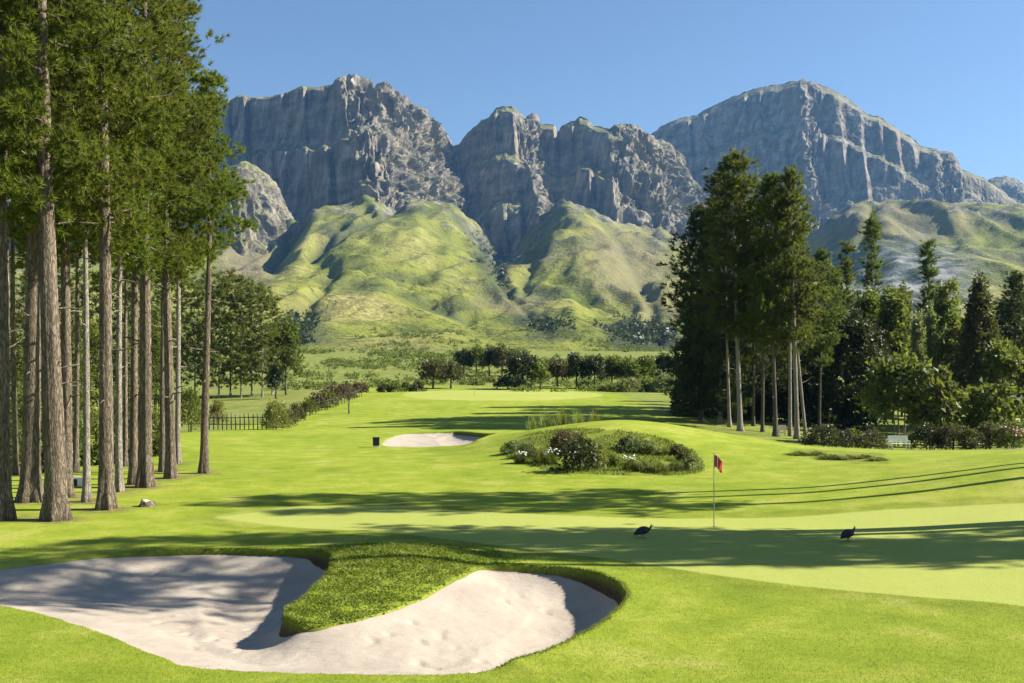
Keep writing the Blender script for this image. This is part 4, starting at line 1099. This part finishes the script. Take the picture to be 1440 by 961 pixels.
# --- trees round the far green
FT = [(609, 505, 34, 200, 'leaf_brown', 'round brown tree standing apart, taller of the two beside the far lawn'),
      (634, 510, 36, 202, 'leaf_brown', 'round brown tree joined to its taller twin beside the far lawn'),
      (652, 492, 26, 262, 'leaf_dark', 'dark tree beginning the raised row behind the bright far lawn'),
      (670, 488, 26, 262, 'leaf_mid', 'second tree of the raised row behind the bright far lawn'),
      (688, 490, 26, 264, 'leaf_dark', 'dark tree in the middle of the raised row behind the bright far lawn'),
      (706, 489, 26, 262, 'leaf_brown', 'brownish tree in the raised row above the big dark far tree'),
      (722, 492, 24, 264, 'leaf_mid', 'green tree ending the raised row above the big dark far tree'),
      (735, 497, 48, 200, 'leaf_dark', 'big dark spreading tree in the centre of the far treeline'),
      (716, 532, 40, 198, 'leaf_dark', 'low black bushy tree at the foot of the big dark spreading one'),
      (760, 514, 30, 198, 'leaf_mid', 'lighter green tree leaning against the big dark spreading one'),
      (784, 508, 38, 210, 'leaf_brown', 'dull tree in the gap between the big dark tree and the dark pair'),
      (811, 499, 27, 204, 'leaf_dark', 'narrow black tree, taller of the dark pair in the far treeline'),
      (836, 501, 30, 203, 'leaf_dark', 'broader black tree of the dark pair in the far treeline'),
      (860, 503, 32, 206, 'leaf_mid', 'green tree following the dark pair in the far treeline'),
      (884, 506, 34, 204, 'leaf_mid', 'mid green tree behind the pale bushes of the far treeline'),
      (908, 500, 34, 206, 'leaf_mid', 'taller green tree nearing the dark clump in the far treeline'),
      (932, 498, 34, 208, 'leaf_dark', 'dark tree touching the great pine clump in the far treeline'),
      (956, 500, 36, 208, 'leaf_dark', 'dark tree partly hidden by the low branched pine')]
for k, (px, ty, w, D, mt, lab) in enumerate(FT):
    tree_px(lab, px, ty, w, D, M[mt], 150 + k, z0f=.14, group='far trees beyond the second green', r0=.2, clump=.85)
for k, (px, ty, w, D, mt, lab) in enumerate([
      (858, 540, 40, 190, 'leaf_gold', 'pale yellow bush in front of the dark pair of far trees'),
      (884, 534, 44, 188, 'leaf_pale', 'pale bush beside the yellow one below the far treeline'),
      (912, 532, 42, 190, 'leaf_bright', 'bright green bush between two pale bushes below the far treeline'),
      (938, 526, 44, 187, 'leaf_pale', 'tall pale bush against the dark pine clump'),
      (668, 533, 22, 230, 'leaf_gold', 'tiny golden bush on the bright far lawn beside the brown twin trees'),
      (690, 531, 20, 230, 'leaf_gold', 'tiny golden bush on the bright far lawn before the black bushy tree')]):
    tree_px(lab, px, ty, w, D, M[mt], 180 + k, z0f=.05, group='pale bushes below the far treeline', name='bush', cat='bush', r0=.04, stems=3, clump=.6)

# scrub too thick to count on the rough ground beyond the course, and the woods in the valley of the hill
g = np.random.default_rng(21); P = []; S = []
n = 0
while n < 520:
    px = g.uniform(380, 980); D = g.uniform(172, 340)
    if 596 < px < 730 and D < 215: continue
    x, y = (px - CX) / F * D, D
    if perlin(np.array([[x / 22, y / 22, 3.3]]))[0] < .0 and D < 300: continue
    if px > 740 and D < 183: continue
    k = int(g.integers(2, 6)); c = np.array([x, y, gz(x, y) + .35])
    P.append(c + g.normal(0, 1, (k, 3)) * [.9, .9, .3]); S.append(g.uniform(.5, 1.3, k)); n += 1
hzI = lambda x, y: float(HZ[np.clip(np.searchsorted(hd, y), 0, len(hd) - 1), np.clip(int(round((CX + F * x / y + 900) / 4)), 0, len(hp) - 1)])
n = 0
while n < 620:
    px = g.uniform(330, 990); D = 330 + 420 * g.uniform(0, 1) ** 1.4; x = (px - CX) / F * D
    if perlin(np.array([[x / 40, D / 70, 7.3]]))[0] < .05: continue
    k = int(g.integers(2, 5)); c = np.array([x, D, max(gz(x, D), hzI(x, D)) + .4])
    P.append(c + g.normal(0, 1, (k, 3)) * [1.3, 1.3, .4]); S.append(g.uniform(.8, 2.0, k)); n += 1
P = np.vstack(P); S = np.concatenate(S)
o = obj('scrub', tri_mesh('scrub', scatter(LEAF_FAR, P, np.tile([0, 0, 1.], (len(P), 1)) + g.normal(0, .3, (len(P), 3)), S, g), M['leaf_mid']))
o['kind'] = 'stuff'; o['label'] = 'low scrub dotted over the rough ground below the hills'; o['category'] = 'scrub'
hzI = lambda x, y: float(HZ[np.clip(np.searchsorted(hd, y), 0, len(hd) - 1), np.clip(int(round((CX + F * x / y + 900) / 4)), 0, len(hp) - 1)])
BIGLEAF = [T * 6.5 for T in LEAF_FAR]
P = []; S = []
for (cx, cy, rx, ry, cnt, D0, D1) in [(690, 350, 26, 34, 130, 1800, 2080), (705, 385, 12, 24, 50, 1500, 1850), (775, 460, 36, 8, 50, 820, 960), (905, 468, 50, 16, 120, 700, 900), (420, 470, 20, 26, 60, 700, 1000)]:
    c = 0; tries = 0
    while c < cnt and tries < 9000:
        tries += 1
        D = g.uniform(D0 * .8, D1 * 1.1); px = cx + g.normal(0, .55) * rx; x = (px - CX) / F * D; z = hzI(x, D)
        py = HY - F * (z - CAMZ) / D
        if abs(py - cy) < ry * (1 + .2 * g.normal()): P.append([x, D, z + 2]); S.append(g.uniform(.5, 1.0)); c += 1
P = np.array(P); S = np.array(S)
o = obj('woods', tri_mesh('woods', scatter(BIGLEAF, P, np.tile([0, 0, 1.], (len(P), 1)), S, g), M['leaf_dark']))
o['kind'] = 'stuff'; o['label'] = 'dark woods in the gully between the green hills'; o['category'] = 'woods'

# --- planted bed on the mound
BG = 'plants of the bed on the mound'
for k, (px, by, w, h, mt, lab) in enumerate([
    (817, 663, 58, 40, 'leaf_dark', 'round black green shrub with a gilded edge at the front of the bed'),
    (838, 660, 34, 44, 'leaf_gold', 'golden shrub glowing behind the round black green one'),
    (792, 640, 44, 36, 'leaf_red', 'reddish brown shrub on the upper side of the bed'),
    (812, 636, 30, 26, 'leaf_brown', 'brown bronze shrub next to the reddish one'),
    (722, 638, 28, 18, 'leaf_sage', 'small grey shrub at the outer tip of the bed'),
    (742, 643, 30, 20, 'leaf_sage', 'grey green shrub near the outer tip of the bed'),
    (895, 636, 40, 18, 'leaf_sage', 'grey green spreading shrub on the upper half of the bed'),
    (880, 632, 22, 15, 'leaf_dark', 'small dark shrub above the spreading grey green one'),
    (912, 638, 34, 16, 'leaf_pale', 'pale silvery shrub in the upper half of the bed'),
    (864, 656, 30, 14, 'leaf_mid', 'low dark green cushion at the edge of the mown strip in the bed'),
    (966, 648, 26, 16, 'leaf_mid', 'mid green shrub toward the flag end of the bed'),
    (974, 660, 28, 18, 'leaf_pale', 'silvery cushion at the flag end of the bed'),
    (952, 640, 20, 12, 'leaf_brown', 'small brown shrub above the ornamental grasses')]):
    x, y, z = spot(px, by)
    top = HY + (CAMZ - z) * F / y - h
    tree_px(lab, px, top, w, y, M[mt], 200 + k, z0f=.05, tpl=LEAF_S if w < 45 else LEAF, clump=1.0, name='shrub', cat='shrub', group=BG, r0=.02, stems=4, pos=(x, y, z))
for k, (px, by, w, h, lab, up, fl, mt) in enumerate([
    (760, 652, 34, 26, 'upright grass clump in front of the reddish shrub', .8, None, 'reed'),
    (774, 655, 30, 24, 'grass clump with white flowers beside the round black green shrub', .6, 'flower_white', 'leaf_mid'),
    (732, 652, 26, 16, 'low clump with white flowers along the lower edge of the bed', .5, 'flower_white', 'leaf_mid'),
    (886, 662, 30, 22, 'clump with white flowers between the cushion and the ornamental grasses', .5, 'flower_white', 'leaf_mid'),
    (904, 662, 34, 20, 'arching ornamental grass, first of the front three', .35, None, 'leaf_sage'),
    (926, 664, 36, 21, 'arching ornamental grass, middle of the front three', .35, None, 'reed'),
    (950, 662, 36, 21, 'arching ornamental grass, last of the front three toward the flag', .35, None, 'leaf_sage'),
    (932, 640, 26, 14, 'tufted grass behind the front three ornamental grasses', .5, None, 'reed'),
    (846, 642, 26, 18, 'thin tufted grass beside the golden shrub', .7, None, 'reed')]):
    x, y, z = spot(px, by)
    tuft(lab, (x, y, z), w / F * y, h / F * y, 420, M[mt], 230 + k, 'grass_tuft', BG, up, .035, M[fl] if fl else None)
for k, (px, D, w, h, lab) in enumerate([(748, 70.5, 26, 24, 'wispy reed clump at the outer side of the crest of the mound'), (768, 71.5, 34, 32, 'tall wispy reeds in the middle of the row on the crest'), (790, 71.5, 34, 34, 'tallest wispy reeds on the crest of the mound'),
                                        (812, 71, 32, 28, 'wispy reeds beside the tallest on the crest'), (836, 70, 26, 20, 'short wispy reeds where the crest rises')]):
    x, y, z = spot_d(px, D)
    tuft(lab, (x, y, z), w / F * y, h * .9 / F * y + .2, 110, M['reed'], 250 + k, 'reed_clump', 'wispy reeds on the crest of the mound', .9, .035)
g = np.random.default_rng(61); bx = g.uniform(-1.5, 18, 90000); by = g.uniform(44, 70, 90000)
pp = CX + F * bx / by; qq = HY + F * (CAMZ - base_z(bx, by)) / by
kk = inpoly_px(BED, pp, qq) & (perlin(np.stack([bx / 1.1, by / 2.2, 0 * bx], 1)) > -.25); bx, by = bx[kk][:14000], by[kk][:14000]
n = len(bx); hh = g.uniform(.04, .2, n); az = g.uniform(0, 6.28, n); zz = ground_z(bx, by)
sd2 = np.stack([np.cos(az), np.sin(az), 0 * az], 1) * .035; r0 = np.stack([bx, by, zz - .02], 1)
o = obj('ground_cover', tri_mesh('ground_cover', np.stack([r0 - sd2, r0 + sd2, r0 + np.stack([g.normal(0, .08, n), g.normal(0, .08, n), hh], 1)], 1).reshape(-1, 3), M['leaf_bright']))
o['kind'] = 'stuff'; o['label'] = 'low ground cover carpeting the planted bed'; o['category'] = 'ground cover'
# low weeds on the slope beyond the flag
for k, (px, by, w, h, lab, mt) in enumerate([(1122, 640, 26, 12, 'low weedy clump beginning the rough strip beyond the flag', 'leaf_mid'), (1146, 640, 30, 13, 'second weedy clump of the rough strip, paler', 'reed'), (1168, 645, 32, 14, 'dark weedy clump in the middle of the rough strip', 'leaf_mid'),
                                             (1192, 646, 30, 14, 'pale weedy clump in the rough strip', 'leaf_pale'), (1214, 645, 28, 12, 'weedy clump near the end of the rough strip', 'leaf_mid'), (1234, 648, 26, 10, 'last weedy clump of the rough strip, toward the bench', 'reed')]):
    x, y, z = spot(px, by)
    tuft(lab, (x, y, z), w * 1.5 / F * y, h * .6 / F * y, 260, M[mt], 270 + k, 'weed_clump', 'weeds on the rough strip', .45, .05)

# ------------------------------------------------------------------ objects on the course
def paint(name, col, rough=.5):
    return simple(name, col, rough, .08, 9, .4)
M['white'] = paint('white_paint', (.72, .72, .70)); M['black'] = paint('black_plastic', (.018, .018, .02)); M['red'] = paint('red_cloth', (.55, .05, .04), .8)
M['cream'] = paint('pale_bench_paint', (.62, .64, .52)); M['pinkboard'] = paint('pale_pink_board', (.62, .47, .42)); M['greypole'] = paint('pole_paint', (.3, .31, .24))
M['cut'] = simple('cut_wood', (.42, .36, .27), .9, .2, 14, .1)

def flagstick(label, pos, H, fw, fh, flag_mat, name='flagstick', r=.012):
    t = thing(name, label, 'golf flag', pos)
    b = MB(); b.tube(np.array([[0, 0, -.12], [0, 0, H * .5], [0, 0, H]]), [r, r, r * .8], 8); obj('pole', b.mesh('pole', M['greypole']), t)
    b = MB(); b.tube(np.array([[0, 0, H], [0, 0, H + .03], [0, 0, H + .05]]), [r * .9, r * 1.8, r * .6], 8); obj('cap', b.mesh('cap', M['white']), t)
    n = 13; mrows = 11
    uu, vv = np.meshgrid(np.linspace(0, 1, n), np.linspace(0, 1, mrows))
    xx = r + uu * fw * (1 - .12 * vv); yy = .06 * np.sin(uu * 7 + vv * 2) * uu
    zz = H - .02 - vv * fh - .5 * fh * uu ** 1.3 + .03 * np.sin(uu * 6)
    V = np.stack([xx.ravel(), yy.ravel(), zz.ravel()], 1)
    me = mesh_np('flag', V, [grid_faces(mrows, n)], flag_mat, True)
    fo = obj('flag', me, t); sm = fo.modifiers.new('thick', 'SOLIDIFY'); sm.thickness = .006
    if flag_mat is M['red']:
        st = grid_faces(mrows, n).reshape(mrows - 1, n - 1, 4)[:, 4:5].reshape(-1, 4)
        u_ = np.unique(st); mp = np.zeros(n * mrows, int); mp[u_] = np.arange(len(u_))
        so = obj('stripe', mesh_np('stripe', V[u_] + [0, -.009, 0], [mp[st]], M['white'], True), fo)
        s2 = so.modifiers.new('thick', 'SOLIDIFY'); s2.thickness = .004
    th = np.linspace(0, 2 * np.pi, 20, endpoint=False)
    V = np.vstack([np.stack([.054 * np.cos(th), .054 * np.sin(th), 0 * th + .006], 1), np.stack([.048 * np.cos(th), .048 * np.sin(th), 0 * th - .1], 1), [[0, 0, -.1]]])
    j = np.arange(20); j2 = (j + 1) % 20
    obj('cup', mesh_np('cup', V, [np.stack([j, j2, 20 + j2, 20 + j], 1), np.stack([20 + j, 20 + j2, np.full(20, 40)], 1)], M['black'], True), t)
    return t

x, y, z = spot(1004, 741)
flagstick('thin golf flagstick with a red flag striped white on the near green', (x, y, z), 101 / F * y, .27, .37, M['red'], r=.014)
x, y, z = spot_d(667, 163)
M['dull'] = paint('dull_dark_cloth', (.05, .045, .03), .8)
flagstick('tiny distant golf flagstick on the far green', (x, y, z), 2.3, .6, .5, M['dull'], r=.03)

# dark box beside the small bunker
x, y, z = spot(529, 629)
t = thing('litter_box', 'small black box with a pale foot on the lawn by the small bunker', 'box', (x, y, z), .1)
b = MB(); b.box((0, 0, .36), (.44, .36, .52)); o = obj('body', b.mesh('body', M['black'], False), t); bv = o.modifiers.new('b', 'BEVEL'); bv.width = .02
b = MB(); b.box((0, 0, .645), (.5, .42, .05)); o = obj('lid', b.mesh('lid', M['black'], False), t); bv = o.modifiers.new('b', 'BEVEL'); bv.width = .015
b = MB(); b.box((0, 0, .045), (.4, .32, .11)); obj('foot', b.mesh('foot', M['white'], False), t)
# small white and black box in the grove
x, y, z = spot(108, 686)
t = thing('marker_box', 'small white box with a black side on the ground among the grove trunks', 'box', (x, y, z), .5)
b = MB(); b.box((0, 0, .2), (.42, .36, .38)); o = obj('body', b.mesh('body', M['white'], False), t); bv = o.modifiers.new('b', 'BEVEL'); bv.width = .03
b = MB(); b.box((-.1, -.186, .2), (.2, .02, .3)); b.box((-.216, .02, .18), (.02, .28, .28)); obj('panel', b.mesh('panel', M['black'], False), t)
b = MB(); b.box((0, 0, .405), (.36, .3, .03)); obj('lid', b.mesh('lid', M['white'], False), t)
# stump
x, y, z = spot(207, 712)
t = thing('tree_stump', 'low cut tree stump with a pale top on the lawn in front of the grove', 'stump', (x, y, z), 0)
g = np.random.default_rng(4)
b = MB(); th = np.linspace(0, 2 * np.pi, 16, endpoint=False)
b.tube(np.array([[0, 0, -.1], [0, 0, 0], [0, 0, .08], [0, 0, .18]]), [.36, .34, .26, .23], 16, 1 + .12 * np.sin(th * 5)[None] + .05 * g.normal(size=(4, 16)))
obj('bark', b.mesh('bark', M['bark_near']), t)
b = MB(); b.tube(np.array([[0, 0, .176], [0, 0, .2], [.01, 0, .205]]), [.225, .215, .05], 16); obj('cut_face', b.mesh('cut_face', M['cut']), t)

# pale board among the pine trunks
x, y, z = spot_d(1100, 101); zt = CAMZ - (596 - HY) / F * y
t = thing('notice_board', 'small pale pinkish board standing among the trunks of the pine clump', 'board', (x, y, z), .15)
hb = zt - z
b = MB(); b.box((0, 0, hb - .42), (.8, .05, .55)); b.box((0, -.02, hb - .9), (.7, .05, .2)); o = obj('panel', b.mesh('panel', M['pinkboard'], False), t)
for sx in (-.33, .33):
    b = MB(); b.box((sx, .06, hb / 2 - .15), (.08, .06, hb + .2)); obj('post', b.mesh('post', M['wood_dark'], False), t)

# pale bench between the bushes
x, y, z = spot_d(1265, 70.0)
t = thing('park_bench', 'pale painted bench standing between the olive and the dark bush', 'bench', (x, y, z), 0)
b = MB(); [b.box((0, -.12 + .13 * k, .45), (1.42, .11, .035)) for k in range(-1, 3)]; obj('seat', b.mesh('seat', M['cream'], False), t)
b = MB(); [b.box((0, .30 + .02 * k, .58 + .125 * k), (1.42, .03, .105)) for k in range(4)]; obj('backrest', b.mesh('backrest', M['cream'], False), t)
for sx in (-.62, .62):
    b = MB(); b.box((sx, -.2, .19), (.07, .07, .48)); obj('leg', b.mesh('leg', M['cream'], False), t)
    b = MB(); b.box((sx, .345, .45), (.07, .05, 1.0)); obj('leg', b.mesh('leg', M['cream'], False), t)
    b = MB(); b.box((sx, 0, .66), (.07, .56, .04)); b.box((sx, -.24, .545), (.05, .05, .19)); obj('armrest', b.mesh('armrest', M['cream'], False), t)

# pale path along the foot of the shrubs
pxs = np.arange(1105, 1900, 6.0); rows = []
for off in (-.75, -.25, .25, .75):
    Dp = np.interp(pxs, [1100, 1200, 1300, 1440, 1900], [69.5, 68.3, 68.0, 63, 60]) + off
    xp = (pxs - CX) / F * Dp; rows.append(np.stack([xp, Dp, ground_z(xp, Dp) + .03], 1))
o = obj('path', mesh_np('path', np.vstack(rows), [grid_faces(4, len(pxs))], M['stone'], True)); structure(o, 'thin pale path along the foot of the shrubs', 'path')

# --- guineafowl
M['plumage'] = simple('speckled_dark_plumage', (.03, .03, .036), .75, .6, 60, .2)
M['bird_skin'] = simple('pale_bird_face', (.45, .5, .55), .6, .2, 30); M['beak'] = simple('horn', (.35, .2, .1), .5)
def fowl(label, pos, rz, s=1.0, head_up=.0):
    t = thing('guineafowl', label, 'bird', (pos[0], pos[1], pos[2] - .07 * s), rz, 'guineafowl on the green', s)
    P = np.array([[-.34, 0, .17], [-.29, 0, .215], [-.2, 0, .275], [-.1, 0, .315], [0, 0, .325], [.09, 0, .33], [.16, 0, .355], [.2, 0, .41], [.225, 0, .47], [.245, 0, .515], [.275, 0, .53], [.305, 0, .52]])
    P[7:, 2] += head_up; P[8:, 0] += .02
    rad = np.array([.012, .06, .115, .15, .162, .145, .095, .05, .033, .036, .036, .012])
    b = MB(); b.tube(P, rad, 14, np.repeat((1 - .12 * np.abs(np.cos(np.linspace(0, 2 * np.pi, 14, endpoint=False))))[None], 12, 0))
    body = obj('body', b.mesh('body', M['plumage']), t); sb = body.modifiers.new('s', 'SUBSURF'); sb.levels = 1; sb.render_levels = 1
    b = MB(); b.tube(np.array([[.27, 0, .553 + head_up], [.263, 0, .585 + head_up], [.256, 0, .602 + head_up]]), [.016, .012, .003], 6)
    b.tube(np.array([[.318, 0, .523 + head_up], [.345, 0, .512 + head_up], [.363, 0, .50 + head_up]]), [.014, .009, .002], 6); obj('beak', b.mesh('beak', M['beak']), t)
    b = MB()
    for sy in (-1, 1): b.tube(np.array([[.245, sy * .012, .49 + head_up], [.282, sy * .026, .525 + head_up], [.29, sy * .02, .523 + head_up]]), [.012, .018, .008], 6)
    obj('face', b.mesh('face', M['bird_skin']), t)
    for sy in (-1, 1):
        b = MB(); b.tube(np.array([[.0 + .03 * sy, sy * .06, .21], [-.025 + .03 * sy, sy * .06, .13], [.0 + .03 * sy, sy * .06, .07]]), [.035, .014, .01], 6)
        for an in (-.5, 0, .5): b.tube(np.array([[.03 * sy, sy * .06, .077], [.03 * sy + .065 * math.cos(an), sy * .06 + .065 * math.sin(an), .075]]), [.008, .004], 5)
        obj('leg', b.mesh('leg', M['beak']), t)
        Pw = np.array([[.1, sy * .125, .33], [.0, sy * .155, .315], [-.12, sy * .13, .28], [-.24, sy * .06, .235]])
        b = MB(); b.tube(Pw, [.02, .06, .05, .01], 8); obj('wing', b.mesh('wing', M['plumage']), t)
    return t
x, y, z = spot(905, 756); fowl('dark hunched guineafowl at the sunlit edge of the shadow on the green', (x, y, z),   .2, .88, -.06)
x, y, z = spot(1193, 761); fowl('dark guineafowl standing inside the tree shadow on the green', (x, y, z), .5, .9, -.05)

# ------------------------------------------------------------------ grass blades where the turf is near or uncut
g = np.random.default_rng(77)
def blades(name, label, x, y, h, w, mat, lean=.5):
    n = len(x); z = ground_z(x, y)
    az = g.uniform(0, 6.28, n); b_ = g.uniform(0, 6.28, n)
    d = np.stack([np.cos(az), np.sin(az), 0 * az], 1); s = np.stack([np.cos(b_), np.sin(b_), 0 * az], 1) * (w / 2)[:, None]
    r0 = np.stack([x, y, z - .01], 1)
    V = np.stack([r0 - s, r0 + s, r0 + d * (h * lean * g.uniform(.3, 1.2, n))[:, None] + np.stack([0 * h, 0 * h, h], 1)], 1).reshape(-1, 3)
    o = obj(name, tri_mesh(name, V, mat)); o['kind'] = 'stuff'; o['label'] = label; o['category'] = 'grass'
    return o
M['blade'] = foliage('turf_blades', (.13, .17, .014), (.24, .28, .03), (.36, .36, .07), .4)
M['blade_rough'] = foliage('rough_leaves', (.07, .11, .008), (.2, .25, .024), (.4, .42, .08), .45)
y = 13.5 + 14 * g.uniform(0, 1, 330000) ** 1.6; x = g.uniform(-.56, .56, len(y)) * y
s0, _ = poly_sd(BUNK[0], x, y)
pp = CX + F * x / y; qq = HY + F * CAMZ / y
keep = (s0 < -.01) & ~inpoly_px(GREEN, pp, qq)
x, y = x[keep], y[keep]; n = len(x)
blades('grass', 'short turf blades of the lawn round the big bunker', x, y, g.uniform(.015, .04, n), g.uniform(.006, .012, n), M['blade'])
# longer leaves on the tongue and along the bunker rims
x = g.uniform(TONGUE[0] - 3.4, TONGUE[0] + 3.4, 80000); y = g.uniform(TONGUE[1] - 7, TONGUE[1] + 3.2, 80000)
s1, w1 = poly_sd(BUNK[0], x, y)
T2 = [np.array(at0(500, 838)), np.array(at0(450, 866))]
tw = np.maximum.reduce([np.exp(-((x - TONGUE[0]) / 2.1) ** 2 - ((y - TONGUE[1]) / 2.7) ** 2)] + [np.exp(-((x - t_[0]) / 1.3) ** 2 - ((y - t_[1]) / 1.6) ** 2) for t_ in T2])
keep = (s1 < .03) & (tw * (1 + .8 * perlin(np.stack([x / .35, y / .35, 0 * x], 1))) > g.uniform(.08, .8, len(x)))
x2, y2 = x[keep], y[keep]
xr = []; yr = []
for k in range(2):
    P = BUNK[k]; L = np.linalg.norm(np.roll(P, -1, 0) - P, axis=1); i = g.choice(len(P), 26000 if k == 0 else 5000, p=L / L.sum()); t_ = g.uniform(0, 1, len(i))
    q = P[i] * (1 - t_)[:, None] + np.roll(P, -1, 0)[i] * t_[:, None] + g.normal(0, .05, (len(i), 2)); s_, w_ = poly_sd(P, q[:, 0], q[:, 1])
    kk = (s_ < .035) & (w_ > g.uniform(0, .7, len(s_))); xr.append(q[kk, 0]); yr.append(q[kk, 1])
xr, yr = np.concatenate(xr), np.concatenate(yr)
x = np.concatenate([x2, xr]); y = np.concatenate([y2, yr]); n = len(x)
h = np.concatenate([g.uniform(.02, .065, len(x2)) * (1 + .8 * perlin(np.stack([x2 / .5, y2 / .5, 0 * x2], 1))), g.uniform(.02, .06, len(xr))]); w = np.concatenate([g.uniform(.03, .075, len(x2)), g.uniform(.012, .025, len(xr))])
blades('rough_grass', 'longer uncut grass on the tongue and rims of the bunkers', x, y, h, w, M['blade_rough'], 1.1)

# ------------------------------------------------------------------ camera, light, air
cam = bpy.data.cameras.new('camera'); co = bpy.data.objects.new('camera', cam); COL.objects.link(co)
co.location = (0, 0, CAMZ); co.rotation_euler = (R(90), 0, 0)
cam.sensor_width = 36; cam.lens = 36 * F / 1440; cam.shift_y = (HY - 480.5) / 1440
cam.clip_start = .3; cam.clip_end = 20000
SC.camera = co

ld = bpy.data.lights.new('sun', 'SUN'); lo = bpy.data.objects.new('sun', ld); COL.objects.link(lo)
ld.energy = 5.0; ld.angle = R(.5); ld.color = (1, .93, .82)
from mathutils import Vector
sd_ = Vector((math.cos(R(SUN_EL)) * math.cos(R(SUN_AZ)), math.cos(R(SUN_EL)) * math.sin(R(SUN_AZ)), math.sin(R(SUN_EL))))
lo.rotation_euler = sd_.to_track_quat('Z', 'Y').to_euler(); lo.location = (60, 10, 60)
w = bpy.data.worlds.new('World'); SC.world = w; w.use_nodes = True
nt = w.node_tree; bg = nt.nodes['Background']; sky = nt.nodes.new('ShaderNodeTexSky'); sky.sky_type = 'NISHITA'; sky.sun_disc = False
sky.sun_elevation = R(SUN_EL); sky.sun_rotation = R(90 - SUN_AZ); sky.altitude = 200; sky.air_density = 1.0; sky.dust_density = .3; sky.ozone_density = 3.5
nt.links.new(sky.outputs[0], bg.inputs[0]); bg.inputs[1].default_value = .056
HAZE = 0.000045
if HAZE:
    b = MB(); b.box((0, 2530, 575), (16400, 5180, 1240))
    m, nt, bs = newmat('air'); nt.nodes.remove(bs)
    v = nt.nodes.new('ShaderNodeVolumePrincipled'); v.inputs['Color'].default_value = (.22, .52, 1, 1); v.inputs['Density'].default_value = HAZE; v.inputs['Anisotropy'].default_value = .2
    nt.links.new(v.outputs[0], nt.nodes['Material Output'].inputs['Volume'])
    o = obj('haze', b.mesh('haze', m, False)); o['kind'] = 'stuff'; o['label'] = 'thin blue air between the course and the mountains'; o['category'] = 'haze'

SC.view_settings.view_transform = 'Standard'; SC.view_settings.look = 'None'; SC.view_settings.exposure = 1.4; SC.view_settings.gamma = 1
SC.view_settings.use_curve_mapping = False
SC.render.engine = 'CYCLES'
cy = SC.cycles
cy.use_denoising = True; cy.max_bounces = 6; cy.diffuse_bounces = 3; cy.glossy_bounces = 2; cy.transmission_bounces = 4; cy.volume_bounces = 0; cy.transparent_max_bounces = 8
cy.use_adaptive_sampling = True; cy.adaptive_threshold = .01
cy.caustics_reflective = False; cy.caustics_refractive = False
